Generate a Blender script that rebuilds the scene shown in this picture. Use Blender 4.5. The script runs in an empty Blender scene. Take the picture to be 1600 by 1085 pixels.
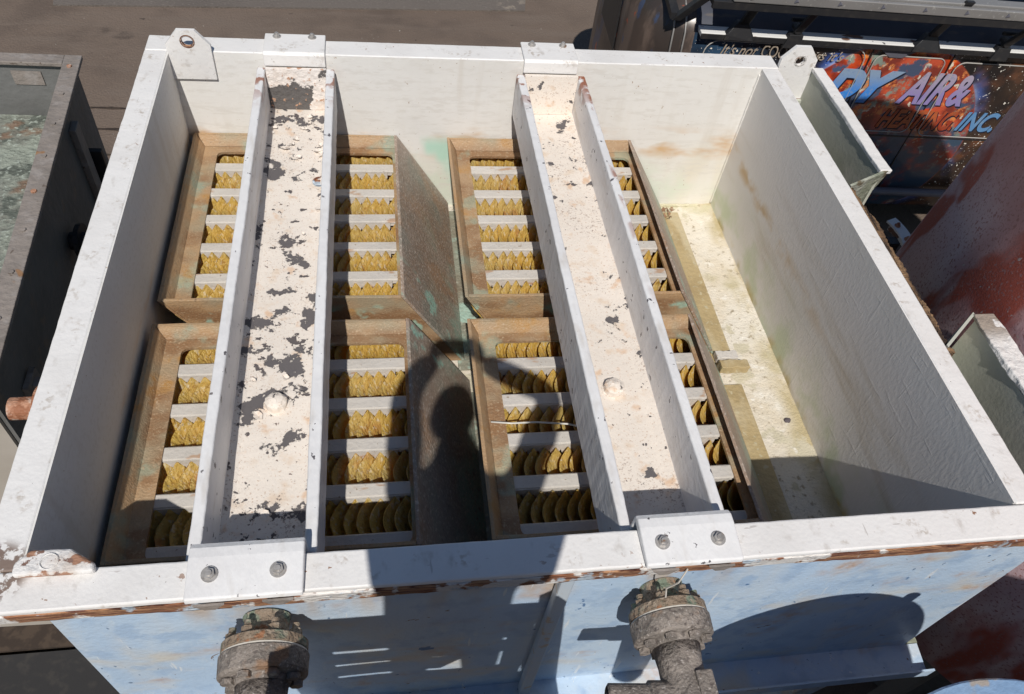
import bpy, bmesh, math, random
from mathutils import Vector, Matrix
random.seed(7)
S = bpy.context.scene
COL = S.collection
# ------------------------------------------------------------------ camera, sky, sun, exposure
CAM = Vector((0.850, -0.860, 1.833))
fwd = Vector((0.158, 0.622, -0.767)).normalized()
rgt = Vector((0.987, -0.122, 0.105)); rgt = (rgt - fwd * rgt.dot(fwd)).normalized()
up = rgt.cross(fwd)
cd = bpy.data.cameras.new('camera'); cam = bpy.data.objects.new('camera', cd); COL.objects.link(cam)
cd.sensor_width = 36.0; cd.lens = 1220.0 / 1600.0 * 36.0; cd.clip_start = 0.05; cd.clip_end = 500
cam.matrix_world = Matrix(((rgt.x, up.x, -fwd.x, CAM.x), (rgt.y, up.y, -fwd.y, CAM.y), (rgt.z, up.z, -fwd.z, CAM.z), (0, 0, 0, 1)))
S.camera = cam
S.cycles.max_bounces = 6; S.cycles.diffuse_bounces = 4; S.cycles.glossy_bounces = 2; S.cycles.transmission_bounces = 3
SUN = Vector((0.087, 0.629, -0.773)).normalized()
w = bpy.data.worlds.new('World'); S.world = w; w.use_nodes = True
nt = w.node_tree; sky = nt.nodes.new('ShaderNodeTexSky'); sky.sky_type = 'NISHITA'; sky.sun_disc = False
sky.sun_elevation = math.asin(-SUN.z); sky.sun_rotation = math.atan2(-SUN.x, -SUN.y)
nt.links.new(sky.outputs[0], nt.nodes['Background'].inputs[0]); nt.nodes['Background'].inputs[1].default_value = 0.05
sky.ozone_density = 3.0; sky.air_density = 1.2; sky.dust_density = 0.3; sky.altitude = 0
sd = bpy.data.lights.new('sun', 'SUN'); sd.energy = 3.8; sd.angle = math.radians(0.53); sd.color = (1.0, 0.955, 0.89)
so = bpy.data.objects.new('sun', sd); COL.objects.link(so); so.rotation_euler = SUN.to_track_quat('-Z', 'Y').to_euler(); so.location = (-2, -12, 14)
S.view_settings.view_transform = 'Standard'; S.view_settings.look = 'None'; S.view_settings.exposure = 0.0; S.view_settings.gamma = 1.0
GZ = -2.75   # ground level; z = 0 is the top of the separator rim

# ------------------------------------------------------------------ material helpers
class B:
    def __init__(s, name, coord='pos'):
        s.m = bpy.data.materials.new(name); s.m.use_nodes = True; s.t = s.m.node_tree; s.p = s.t.nodes['Principled BSDF']
        if coord == 'pos': s.c = s.t.nodes.new('ShaderNodeNewGeometry').outputs['Position']
        else: s.c = s.t.nodes.new('ShaderNodeTexCoord').outputs['Object']
        s.sep = s.t.nodes.new('ShaderNodeSeparateXYZ'); s.l(s.c, s.sep.inputs[0])
    def l(s, a, b): s.t.links.new(a, b)
    def mapped(s, st=(1, 1, 1), off=(0, 0, 0), rot=(0, 0, 0)):
        n = s.t.nodes.new('ShaderNodeMapping'); s.l(s.c, n.inputs[0]); n.inputs['Scale'].default_value = st; n.inputs['Location'].default_value = off; n.inputs['Rotation'].default_value = rot
        return n.outputs[0]
    def rng(s, v, lo, hi, a=0.0, b=1.0):
        n = s.t.nodes.new('ShaderNodeMapRange'); n.interpolation_type = 'SMOOTHSTEP'; s.l(v, n.inputs[0])
        for i, x in enumerate((lo, hi, a, b)): n.inputs[i + 1].default_value = x
        return n.outputs[0]
    def noise(s, scale, lo, hi, det=3, st=(1, 1, 1), off=(0, 0, 0), rough=0.55, dist=0.0, rot=(0, 0, 0)):
        n = s.t.nodes.new('ShaderNodeTexNoise'); s.l(s.mapped(st, off, rot), n.inputs['Vector'])
        n.inputs['Scale'].default_value = scale; n.inputs['Detail'].default_value = det; n.inputs['Roughness'].default_value = rough; n.inputs['Distortion'].default_value = dist
        return s.rng(n.outputs[0], lo, hi)
    def vor(s, scale, lo, hi, feature='F1', st=(1, 1, 1), off=(0, 0, 0)):
        n = s.t.nodes.new('ShaderNodeTexVoronoi'); n.feature = feature; s.l(s.mapped(st, off), n.inputs['Vector']); n.inputs['Scale'].default_value = scale
        return s.rng(n.outputs['Distance'], lo, hi)
    def band(s, ax, a, b, soft=0.05):
        o = s.sep.outputs[ax]
        return s.mul(s.rng(o, a - soft, a + soft), s.rng(o, b - soft, b + soft, 1, 0))
    def ramp(s, ax, a, b): return s.rng(s.sep.outputs[ax], a, b)
    def rad(s, c, r0, r1, st=(1, 1, 1)):
        v = s.t.nodes.new('ShaderNodeVectorMath'); v.operation = 'DISTANCE'
        sc = s.t.nodes.new('ShaderNodeVectorMath'); sc.operation = 'MULTIPLY'; s.l(s.c, sc.inputs[0]); sc.inputs[1].default_value = st
        s.l(sc.outputs[0], v.inputs[0]); v.inputs[1].default_value = tuple(a * b for a, b in zip(c, st))
        return s.rng(v.outputs['Value'], r0, r1)
    def op(s, k, a, b):
        n = s.t.nodes.new('ShaderNodeMath'); n.operation = k; n.use_clamp = True
        for i, x in enumerate((a, b)):
            if isinstance(x, (int, float)): n.inputs[i].default_value = x
            else: s.l(x, n.inputs[i])
        return n.outputs[0]
    def mul(s, *a):
        r = a[0]
        for x in a[1:]: r = s.op('MULTIPLY', r, x)
        return r
    def add(s, a, b): return s.op('ADD', a, b)
    def color(s, base, layers):
        cur = None
        for i, (mask, col) in enumerate(layers):
            n = s.t.nodes.new('ShaderNodeMix'); n.data_type = 'RGBA'; s.l(mask, n.inputs[0])
            if cur is None: n.inputs[6].default_value = (*base, 1)
            else: s.l(cur, n.inputs[6])
            if isinstance(col, tuple): n.inputs[7].default_value = (*col, 1)
            else: s.l(col, n.inputs[7])
            cur = n.outputs[2]
        if cur is None: s.p.inputs['Base Color'].default_value = (*base, 1)
        else: s.l(cur, s.p.inputs['Base Color'])
        s.col = cur
        return s
    def rough(s, r): s.p.inputs['Roughness'].default_value = r; return s
    def bump(s, *hs, dist=0.01):
        prev = None
        for h, st in hs:
            n = s.t.nodes.new('ShaderNodeBump'); n.inputs['Strength'].default_value = st; n.inputs['Distance'].default_value = dist; s.l(h, n.inputs['Height'])
            if prev is not None: s.l(prev, n.inputs['Normal'])
            prev = n.outputs[0]
        s.l(prev, s.p.inputs['Normal']); return s

M = {}
RUST = (0.23, 0.075, 0.025); RUSTL = (0.42, 0.20, 0.08)
# white paint of the rims
b = B('white_rim_paint'); b.color((0.80, 0.785, 0.77), [(b.noise(3, .4, .75), (0.73, 0.71, 0.69)), (b.noise(22, .58, .8, st=(1, .6, 1)), (0.60, 0.57, 0.54)), (b.noise(46, .70, .74, st=(.25, 1, 1), off=(2, 7, 1)), (0.56, 0.53, 0.51)), (b.noise(40, .70, .74, st=(1, .15, 1), off=(6, 7, 1)), (0.56, 0.53, 0.51)), (b.mul(b.noise(12, .55, .72, off=(5, 5, 1)), b.noise(70, .45, .6)), (0.55, 0.50, 0.45)),
    (b.mul(b.noise(38, .66, .70, off=(3, 1, 0)), b.noise(2.3, .5, .62)), (0.30, 0.17, 0.11)), (b.noise(70, .735, .76, off=(9, 2, 4)), (0.16, 0.11, 0.09)),
    (b.mul(b.rng(b.rad((-0.06, 0.0, 0.0), .05, .10), 0, 1, 1, 0), b.noise(34, .44, .50, det=7)), (0.23, 0.17, 0.14))])
b.rough(.55).bump((b.noise(9, .2, .8, det=2), .10), (b.noise(80, .2, .8, det=3), .09)); M['rim'] = b.m
b = B('rusty_white_paint'); b.color((0.76, 0.74, 0.72), [(b.noise(14, .48, .66), (0.62, 0.56, 0.51)), (b.noise(24, .58, .62, det=6, st=(.6, 1, 1)), (0.36, 0.19, 0.12)), (b.noise(40, .61, .65, det=5, off=(3, 2, 1)), (0.22, 0.13, 0.10))])
b.rough(.65).bump((b.noise(30, .3, .7, det=5), .45)); M['rustyrim'] = b.m
# white inside walls, stained towards the waterline
b = B('white_wall_paint'); z1 = b.rng(b.sep.outputs[2], -.30, -.62); b.color((0.80, 0.785, 0.755), [(b.noise(2.1, .35, .75), (0.745, 0.725, 0.69)),
    (b.mul(b.noise(4, .45, .75, st=(1, 1, .25)), z1), (0.71, 0.66, 0.55)),
    (b.mul(b.noise(5, .52, .72, st=(.6, .6, 1.6), off=(4, 1, 2)), b.band(2, -.50, -.36, .06)), (0.60, 0.36, 0.15)),
    (b.mul(b.noise(3, .42, .62, off=(1, 6, 2)), b.rng(b.sep.outputs[2], -.40, -.66)), (0.66, 0.70, 0.60)),
    (b.mul(b.noise(16, .50, .74, st=(1, 1, .07), off=(2, 1, 3)), b.noise(1.7, .42, .62, off=(4, 4, 4)), .45), (0.62, 0.57, 0.50)), (b.mul(b.noise(3, .35, .6, st=(1, 1, 14), off=(1, 1, 3)), b.noise(60, .45, .65, st=(.3, 1, 1)), .5), (0.66, 0.63, 0.58)),
    (b.mul(b.noise(3.2, .56, .66, st=(1, 1, .5), off=(2, 6.4, 2)), b.band(0, .85, 1.35, .08), b.band(2, -.75, -.42, .04)), (0.50, 0.72, 0.60)),
    (b.noise(60, .71, .74, off=(2, 2, 1)), (0.45, 0.35, 0.27))])
b.rough(.6).bump((b.noise(6, .2, .8, det=2), .08), (b.noise(45, .2, .8, det=3), .05)); M['wall'] = b.m
# right wall: coarse woven lay-up seen at a grazing sun
b = B('woven_white_paint'); b.color((0.80, 0.785, 0.77), [(b.noise(2.1, .35, .75), (0.75, 0.735, 0.715)),
    (b.mul(b.noise(7, .52, .75, st=(1, .16, 1.0), off=(3, 0, 2), rot=(.13, 0, 0)), b.rng(b.sep.outputs[2], -.1, -.5)), (0.58, 0.52, 0.43)),
    (b.mul(b.noise(6, .44, .62, st=(1, .9, 1), off=(5, 1, 0)), b.band(2, -.47, -.41, .03), b.ramp(1, .4, 2.0)), (0.62, 0.46, 0.28)),
    (b.mul(b.noise(4, .42, .62), b.rng(b.sep.outputs[2], -.45, -.75)), (0.60, 0.66, 0.50)),
    (b.mul(b.noise(9, .45, .7), b.rng(b.sep.outputs[2], -.74, -.81)), (0.55, 0.45, 0.2))])
b.rough(.62).bump((b.noise(7, .25, .8, st=(1, .5, 1), rot=(.7, 0, 0), det=2), .04), (b.noise(75, .3, .75, st=(1, 1, .45), rot=(.6, 0, 0), det=2), .10), (b.noise(48, .62, .70, st=(1, .12, 1), rot=(-.55, 0, 0), off=(3, 3, 3), det=2), .16), (b.noise(40, .64, .72, st=(1, 1, .10), rot=(.5, 0, 0), off=(1, 6, 3), det=2), .12), dist=.004); M['woven'] = b.m
b = B('stained_cream_floor'); b.color((0.74, 0.69, 0.60), [(b.noise(5, .4, .7), (0.68, 0.60, 0.47)), (b.noise(3.1, .55, .70, off=(3, 0, 0)), (0.53, 0.47, 0.31)), (b.noise(40, .58, .7, det=8), (0.40, 0.34, 0.25)), (b.noise(13, .6, .68, off=(5, 7, 1)), (0.80, 0.76, 0.68)), (b.mul(b.ramp(0, 2.50, 2.59), b.noise(9, .38, .6, st=(1, .5, 1))), (0.50, 0.42, 0.25)), (b.mul(b.ramp(1, 2.10, 2.22), b.noise(9, .4, .6)), (0.58, 0.54, 0.38)), (b.noise(5, .58, .62, off=(9, 3, 1), det=6), (0.58, 0.53, 0.40))])
b.rough(.75).bump((b.noise(30, .3, .7, det=5), .25), (b.noise(110, .3, .7), .25)); M['floor'] = b.m
# outer wall: pale blue paint, rust bleeding, scratches
b = B('pale_blue_paint'); b.color((0.43, 0.565, 0.73), [(b.noise(2.2, .42, .66, dist=.6), (0.50, 0.62, 0.75)), (b.noise(6, .48, .74, off=(4, 2, 1), st=(1, 1, .18)), (0.53, 0.60, 0.67)), (b.noise(30, .55, .72, off=(2, 2, 8), st=(1, 1, .35), rot=(0, .6, 0)), (0.50, 0.61, 0.73)), (b.noise(11, .50, .66, off=(1, 2, 7)), (0.37, 0.50, 0.67)),
    (b.noise(3.3, .53, .74, off=(7, 3, 1), st=(1, 1, 1.5)), (0.58, 0.57, 0.53)), (b.mul(b.rng(b.sep.outputs[2], -.42, -.22), b.noise(6, .48, .7, st=(1, 1, .3), off=(3, 1, 5))), (0.50, 0.40, 0.31)), (b.mul(b.noise(3.4, .54, .76, off=(1, 3, 8.3), st=(.8, 1, 1.5)), b.noise(30, .2, .75)), (0.50, 0.30, 0.17)),
    (b.noise(37, .69, .73, off=(1, 1, 2), st=(1, 1, .6), rot=(0, .5, 0)), (0.16, 0.24, 0.36)), (b.noise(9, .69, .71, off=(2, 5, 5), det=9), (0.10, 0.20, 0.38)), (b.noise(26, .685, .70, off=(6, 2, 1), st=(1, 1, .12), rot=(0, .7, 0)), (0.62, 0.68, 0.74)), (b.noise(16, .70, .715, off=(3, 2, 4), det=7, dist=1.2), (0.20, 0.15, 0.12))])
b.rough(.5).bump((b.noise(5, .2, .8, det=2), .15), (b.noise(60, .2, .8), .12)); M['blue'] = b.m
b = B('rib_paint'); b.color((0.50, 0.56, 0.62), [(b.noise(8, .4, .7), (0.44, 0.54, 0.66)), (b.noise(20, .6, .7), (0.5, 0.42, 0.34))]); b.rough(.5); M['ribpaint'] = b.m
b = B('peeled_brown_edge'); b.color((0.30, 0.12, 0.06), [(b.noise(26, .35, .6, st=(.25, 1, 4)), (0.47, 0.25, 0.13)), (b.noise(60, .45, .6, st=(.2, 1, 5), off=(1, 2, 2)), (0.14, 0.05, 0.03)), (b.noise(9, .53, .57, off=(3, 1, 1), det=6), (0.78, 0.75, 0.72)), (b.noise(7, .58, .62, off=(8, 1, 3), det=6), (0.50, 0.58, 0.66))])
b.rough(.8).bump((b.noise(50, .3, .7, st=(.2, 1, 4)), .8)); M['edge'] = b.m
# beams
def peel(name, amount, base):
    b = B(name)
    big = b.noise(8.0, 0, 1, det=7, rough=.66, off=(2.3, 1.7, 0))
    rg = b.add(b.mul(b.band(1, .62, 1.02, .22), b.band(0, .45, .60, .06)), b.mul(b.band(1, 1.68, 1.98, .10), b.band(0, .40, .46, .03)))
    big = b.rng(b.add(big, b.mul(rg, .15 if amount > 0 else 0.0)), .655 - amount * .4, .675 - amount * .4)
    mid = b.noise(19, .665 - amount * .6, .675 - amount * .6, det=5, off=(7, 3, 2), rough=.6)
    sml = b.noise(60, .70 - amount * .3, .71 - amount * .3, det=4, off=(1, 8, 1))
    b.color(base, [(b.noise(3, .4, .7), tuple(x * .93 for x in base)), (b.noise(16, .55, .75), tuple(x * y for x, y in zip(base, (.90, .82, .74)))), (b.noise(12, .60, .72, off=(4, 4, 0)), tuple(x * y for x, y in zip(base, (.88, .70, .56)))),
        (b.noise(150, .60, .70, det=3), tuple(x * y for x, y in zip(base, (.72, .60, .52)))), (b.mul(b.noise(120, .58, .66, det=2), b.noise(5, .50, .66, off=(6, 6, 1)), .8), (0.36, 0.27, 0.22)), (sml, (0.20, 0.15, 0.13)), (mid, (0.115, 0.10, 0.10)), (big, (0.125, 0.115, 0.118))])
    inv = b.op('SUBTRACT', 1.0, b.op('MAXIMUM', big, mid))
    b.rough(.75).bump((inv, .8), (b.noise(90, .3, .7, det=5), .14), dist=.005); return b.m
M['web_peeled'] = peel('cream_paint_badly_peeled', 0.085, (0.79, 0.725, 0.655)); M['web_worn'] = peel('cream_paint_worn', -0.012, (0.79, 0.72, 0.645))
b = B('chipped_white_paint'); b.color((0.79, 0.785, 0.785), [(b.noise(4, .4, .7), (0.73, 0.72, 0.72)), (b.noise(30, .675, .685, off=(1, 5, 3), det=5), (0.12, 0.11, 0.12)), (b.noise(11, .70, .71, off=(6, 1, 1), det=6), (0.14, 0.12, 0.12)), (b.noise(20, .52, .75, st=(1, .25, 1), off=(3, 3, 3)), (0.66, 0.63, 0.60)),
    (b.mul(b.noise(14, .44, .52, det=7), b.ramp(1, 1.88, 2.2), b.ramp(2, -.12, -.06)), (0.30, 0.10, 0.045)), (b.mul(b.noise(12, .50, .58, det=7, off=(3, 1, 1), st=(1, .5, 1)), b.ramp(1, .4, 2.0), b.ramp(0, 1.735, 1.75)), (0.33, 0.13, 0.07))])
b.rough(.5).bump((b.noise(10, .2, .8, det=2), .08), (b.noise(70, .25, .75, st=(1, .4, 1), det=3), .12)); M['flange'] = b.m
b = B('peeled_end_paint'); b.color((0.80, 0.74, 0.69), [(b.noise(8, .5, .7), (0.72, 0.62, 0.54)), (b.rng(b.add(b.noise(11, 0, 1, det=7, rough=.68), b.mul(b.rng(b.sep.outputs[0], .60, .50), b.rng(b.sep.outputs[2], -.09, -.15), .42)), .66, .69), (0.125, 0.115, 0.11)), (b.noise(40, .62, .66), (0.5, 0.30, 0.2))])
b.rough(.75).bump((b.noise(40, .3, .7), .4)); M['endplate'] = b.m
b = B('grey_steel'); b.color((0.50, 0.48, 0.46), [(b.noise(60, .4, .7), (0.34, 0.32, 0.30)), (b.noise(25, .6, .7), (0.32, 0.18, 0.1))]); b.rough(.4); b.p.inputs['Metallic'].default_value = .4; M['bolt'] = b.m
# plate packs
b = B('weathered_brown_laminate'); b.color((0.41, 0.275, 0.16), [(b.noise(3.5, .42, .62, off=(1, 1, 3)), (0.45, 0.285, 0.15)), (b.noise(4, .44, .66, off=(5, 2, 1)), (0.35, 0.29, 0.195)), (b.mul(b.noise(9, .54, .68, off=(2, 9, 3)), b.noise(2.5, .42, .6, off=(1, 4, 4))), (0.44, 0.24, 0.08)), (b.mul(b.noise(7, .42, .6, off=(8, 2, 3), st=(.5, 1, 1)), b.rng(b.sep.outputs[2], -.40, -.45)), (0.27, 0.15, 0.075)),
    (b.noise(4.6, .60, .70, off=(7, 4, 3)), (0.30, 0.32, 0.24)), (b.mul(b.noise(6, .56, .64, off=(2.4, 3.1, 6)), b.rng(b.sep.outputs[2], -.42, -.47)), (0.36, 0.55, 0.44)),
    (b.noise(110, .52, .78, det=2), (0.46, 0.34, 0.22)), (b.noise(50, .60, .78, off=(3, 3, 2)), (0.28, 0.19, 0.115))])
b.rough(.5).bump((b.noise(14, .3, .7, det=2), .12), (b.noise(130, .3, .7, det=3), .30), dist=.005); M['pack'] = b.m
b = B('brown_slope_laminate'); b.color((0.34, 0.265, 0.21), [(b.noise(3.5, .42, .62, off=(1, 1, 3)), (0.30, 0.215, 0.16)), (b.noise(5, .48, .66, off=(5, 2, 1), st=(1, .6, 1)), (0.27, 0.25, 0.205)), (b.noise(4, .52, .68, off=(2, 9, 3)), (0.36, 0.235, 0.155)),
    (b.mul(b.noise(4, .42, .62, off=(7, 4, 3)), b.rng(b.sep.outputs[2], -.5, -.72)), (0.28, 0.36, 0.29)), (b.mul(b.noise(6, .56, .62, off=(3, 1, 6)), b.band(1, 1.0, 1.4, .05)), (0.34, 0.55, 0.45)), (b.noise(120, .50, .72, st=(1, .6, 1), det=3), (0.54, 0.46, 0.39)), (b.noise(60, .56, .72, st=(1, .6, 1), off=(4, 4, 4)), (0.25, 0.19, 0.15))])
b.rough(.45).bump((b.noise(16, .3, .7, det=2), .10), (b.noise(130, .3, .7, st=(1, .6, 1), det=3), .35), dist=.005); M['slope'] = b.m
b = B('tan_base_flange'); b.color((0.44, 0.34, 0.18), [(b.noise(6, .4, .7), (0.37, 0.28, 0.145)), (b.noise(9, .5, .66, off=(2, 2, 2), st=(1, .3, 1)), (0.50, 0.42, 0.27)), (b.noise(30, .6, .7), (0.50, 0.44, 0.29))]); b.rough(.6).bump((b.noise(40, .3, .7), .25)); M['tan'] = b.m
b = B('green_grey_base_flange'); b.color((0.27, 0.28, 0.22), [(b.noise(6, .4, .7), (0.22, 0.19, 0.14)), (b.noise(8, .55, .65, off=(3, 4, 1)), (0.36, 0.5, 0.42)), (b.noise(30, .6, .7), (0.4, 0.4, 0.33))]); b.rough(.6).bump((b.noise(40, .3, .7), .35)); M['greenflange'] = b.m
b = B('amber_plate'); b.color((0.76, 0.53, 0.12), [(b.noise(5, .4, .65), (0.74, 0.57, 0.19)), (b.noise(6, .56, .72, off=(4, 1, 2)), (0.60, 0.30, 0.10)), (b.noise(75, .54, .68, st=(1, 1, .4)), (0.85, 0.74, 0.46)), (b.noise(40, .6, .7, off=(2, 2, 2)), (0.48, 0.30, 0.07))]); b.rough(.42).bump((b.noise(60, .3, .7, st=(1, 1, .5)), .55))
tr = b.t.nodes.new('ShaderNodeBsdfTranslucent'); tr.inputs[0].default_value = (0.80, 0.45, 0.07, 1); mx = b.t.nodes.new('ShaderNodeMixShader'); mx.inputs[0].default_value = .42
b.l(b.p.outputs[0], mx.inputs[1]); b.l(tr.outputs[0], mx.inputs[2]); b.l(mx.outputs[0], b.t.nodes['Material Output'].inputs[0]); M['plate'] = b.m
b = B('pale_grey_bar'); b.color((0.60, 0.565, 0.52), [(b.noise(8, .4, .7), (0.54, 0.51, 0.47)), (b.noise(22, .62, .70, st=(.4, 1, 1), off=(5, 1, 1)), (0.48, 0.33, 0.23)), (b.noise(60, .68, .72), (0.35, 0.28, 0.22))]); b.rough(.5).bump((b.noise(60, .3, .7), .15)); M['bar'] = b.m
# pipes
b = B('corroded_grey_iron'); b.color((0.20, 0.175, 0.155), [(b.noise(14, .4, .65), (0.30, 0.26, 0.23)), (b.noise(60, .5, .7), (0.12, 0.10, 0.09)), (b.noise(110, .6, .7, det=2), (0.42, 0.38, 0.35)), (b.noise(8, .62, .7, off=(4, 1, 1)), (0.26, 0.16, 0.10))]); b.rough(.7).bump((b.noise(40, .3, .7, det=2), .22), (b.noise(130, .3, .7), .35)); M['iron'] = b.m
b = B('brown_green_iron'); b.color((0.24, 0.18, 0.13), [(b.noise(16, .5, .62), (0.16, 0.20, 0.15)), (b.noise(40, .5, .7), (0.33, 0.27, 0.21)), (b.noise(22, .6, .68, off=(3, 1, 1)), (0.30, 0.14, 0.07))]); b.rough(.7).bump((b.noise(60, .3, .7), .6)); M['ironb'] = b.m
b = B('gasket_white'); b.color((0.66, 0.62, 0.56), [(b.noise(40, .5, .7), (0.5, 0.46, 0.4))]); b.rough(.6); M['gasket'] = b.m
b = B('orange_rust'); b.color((0.46, 0.24, 0.15), [(b.noise(30, .45, .6), (0.30, 0.12, 0.06)), (b.noise(20, .55, .65, off=(3, 1, 2)), (0.60, 0.45, 0.36))]); b.rough(.7).bump((b.noise(60, .3, .7), .4)); M['rust'] = b.m
# left tank
b = B('dark_grey_painted_steel'); b.color((0.17, 0.17, 0.165), [(b.noise(3, .4, .7), (0.13, 0.13, 0.125)), (b.noise(8, .6, .7), (0.20, 0.17, 0.14))]); b.rough(.55).bump((b.noise(20, .3, .7), .2)); M['ltwall'] = b.m
b = B('grey_rim_rust_spots'); b.color((0.27, 0.235, 0.21), [(b.noise(5, .4, .7), (0.20, 0.175, 0.155)), (b.noise(14, .5, .7, off=(2, 6, 1)), (0.31, 0.28, 0.26)), (b.noise(9, .66, .70, off=(3, 2, 0), det=2), (0.30, 0.17, 0.09)), (b.noise(30, .66, .7), (0.14, 0.11, 0.09))]); b.rough(.6).bump((b.noise(30, .3, .7), .3)); M['ltrim'] = b.m
b = B('green_scale_floor'); b.color((0.20, 0.205, 0.175), [(b.noise(4, .38, .58, det=9, rough=.7), (0.31, 0.345, 0.29)), (b.noise(7, .52, .6, off=(3, 1, 0), det=8), (0.115, 0.13, 0.11)), (b.noise(5, .57, .66, off=(8, 2, 0)), (0.22, 0.15, 0.105)), (b.noise(40, .55, .7), (0.42, 0.47, 0.41))]); b.rough(.6).bump((b.noise(20, .3, .7, det=9), .9)); M['ltfloor'] = b.m
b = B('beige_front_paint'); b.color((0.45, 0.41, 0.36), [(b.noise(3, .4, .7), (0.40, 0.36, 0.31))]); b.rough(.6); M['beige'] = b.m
b = B('matt_black'); b.color((0.022, 0.022, 0.024), [(b.noise(20, .5, .7), (0.035, 0.033, 0.032))]); b.rough(.45); M['black'] = b.m
# ground
b = B('brown_grey_concrete'); b.color((0.1562, 0.1158, 0.0896), [(b.noise(.35, .35, .7), (0.1830, 0.1381, 0.1086)), (b.noise(2.2, .4, .75), (0.1318, 0.0983, 0.0773)), (b.noise(1.4, .66, .72, off=(3, 3, 0), det=3), (0.0915, 0.0679, 0.0538)), (b.noise(7, .70, .73, off=(1, 5, 0)), (0.0732, 0.0538, 0.0426)), (b.noise(26, .735, .75), (0.45, 0.42, 0.38)), (b.noise(60, .5, .8), (0.1891, 0.1451, 0.1142)), (b.mul(b.noise(.9, .54, .66, off=(7, 2, 0), det=5), .6), (0.1037, 0.0772, 0.0616)), (b.noise(5, .50, .72, st=(.2, 1, 1), off=(3, 1, 0)), (0.1708, 0.1310, 0.1042))]); b.rough(.85).bump((b.noise(50, .3, .7, det=8), .5)); M['ground'] = b.m
b = B('grey_slab'); b.color((0.150, 0.128, 0.112), [(b.noise(1.2, .4, .7), (0.125, 0.106, 0.093)), (b.noise(30, .55, .75), (0.185, 0.16, 0.142)), (b.mul(b.noise(9, .5, .6), b.band(0, 2.3, 2.6, .1)), (0.26, 0.22, 0.18))]); b.rough(.85).bump((b.noise(40, .3, .7), .4)); M['slab'] = b.m
b = B('dark_joint'); b.color((0.035, 0.024, 0.018), [(b.noise(14, .45, .6), (0.06, 0.042, 0.03))]); b.rough(.9); M['joint'] = b.m
# red vessel, blue tank
b = B('faded_red_skylit_paint'); b.color((0.46, 0.24, 0.24), [(b.noise(1.6, .36, .54, st=(1, 1, .55)), (0.56, 0.41, 0.44)), (b.noise(2.6, .53, .60, off=(3, 1, 2), st=(1, 1, .5), dist=.5), (0.38, 0.085, 0.06)), (b.noise(5, .56, .68, off=(1, 4, 6), st=(1, 1, .35)), (0.60, 0.47, 0.49)), (b.noise(90, .54, .66, det=3), (0.34, 0.16, 0.155)), (b.noise(36, .69, .72), (0.46, 0.36, 0.34))]); b.rough(.6).bump((b.noise(120, .3, .7, det=2), .08), (b.noise(4, .3, .7, det=2), .12)); M['red'] = b.m  # faded red; lilac patches put the sky light on the shaded side into the colour
b = B('faded_blue_paint'); b.color((0.22, 0.36, 0.56), [(b.noise(3, .4, .7), (0.30, 0.43, 0.60)), (b.noise(12, .62, .7), (0.40, 0.36, 0.32))]); b.rough(.5).bump((b.noise(30, .3, .7), .2)); M['bluetank'] = b.m
b = B('weathered_brown_timber'); b.color((0.13, 0.075, 0.04), [(b.noise(22, .4, .62, st=(1, .2, 1)), (0.26, 0.16, 0.085)), (b.noise(60, .5, .62, st=(1, .12, 1), off=(1, 2, 3)), (0.045, 0.028, 0.018))]); b.rough(.9).bump((b.noise(50, .3, .7, st=(1, .15, 1)), 1.0)); M['timber'] = b.m
b = B('bare_timber'); b.color((0.36, 0.25, 0.15), [(b.noise(20, .4, .62, st=(.15, 1, 1)), (0.25, 0.16, 0.09))]); b.rough(.8); M['wood'] = b.m
b = B('moss_white'); b.color((0.46, 0.47, 0.40), [(b.noise(7, .42, .6), (0.30, 0.32, 0.24)), (b.noise(14, .55, .65, off=(2, 1, 1)), (0.17, 0.14, 0.09))]); b.rough(.7).bump((b.noise(40, .3, .7), .4)); M['moss'] = b.m
b = B('trough_paint'); b.color((0.52, 0.53, 0.46), [(b.noise(4, .4, .7), (0.44, 0.45, 0.37)), (b.noise(5, .55, .7, off=(3, 1, 1)), (0.58, 0.57, 0.50))]); b.rough(.6).bump((b.noise(60, .3, .7), .05)); M['trough'] = b.m
b = B('broken_white_rim'); b.color((0.79, 0.775, 0.76), [(b.noise(5, .4, .7), (0.72, 0.7, 0.68)), (b.mul(b.noise(11, .40, .44, det=6), b.ramp(1, .56, .66)), (0.33, 0.28, 0.235))]); b.rough(.6).bump((b.noise(30, .3, .7), .4)); M['broken'] = b.m
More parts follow.
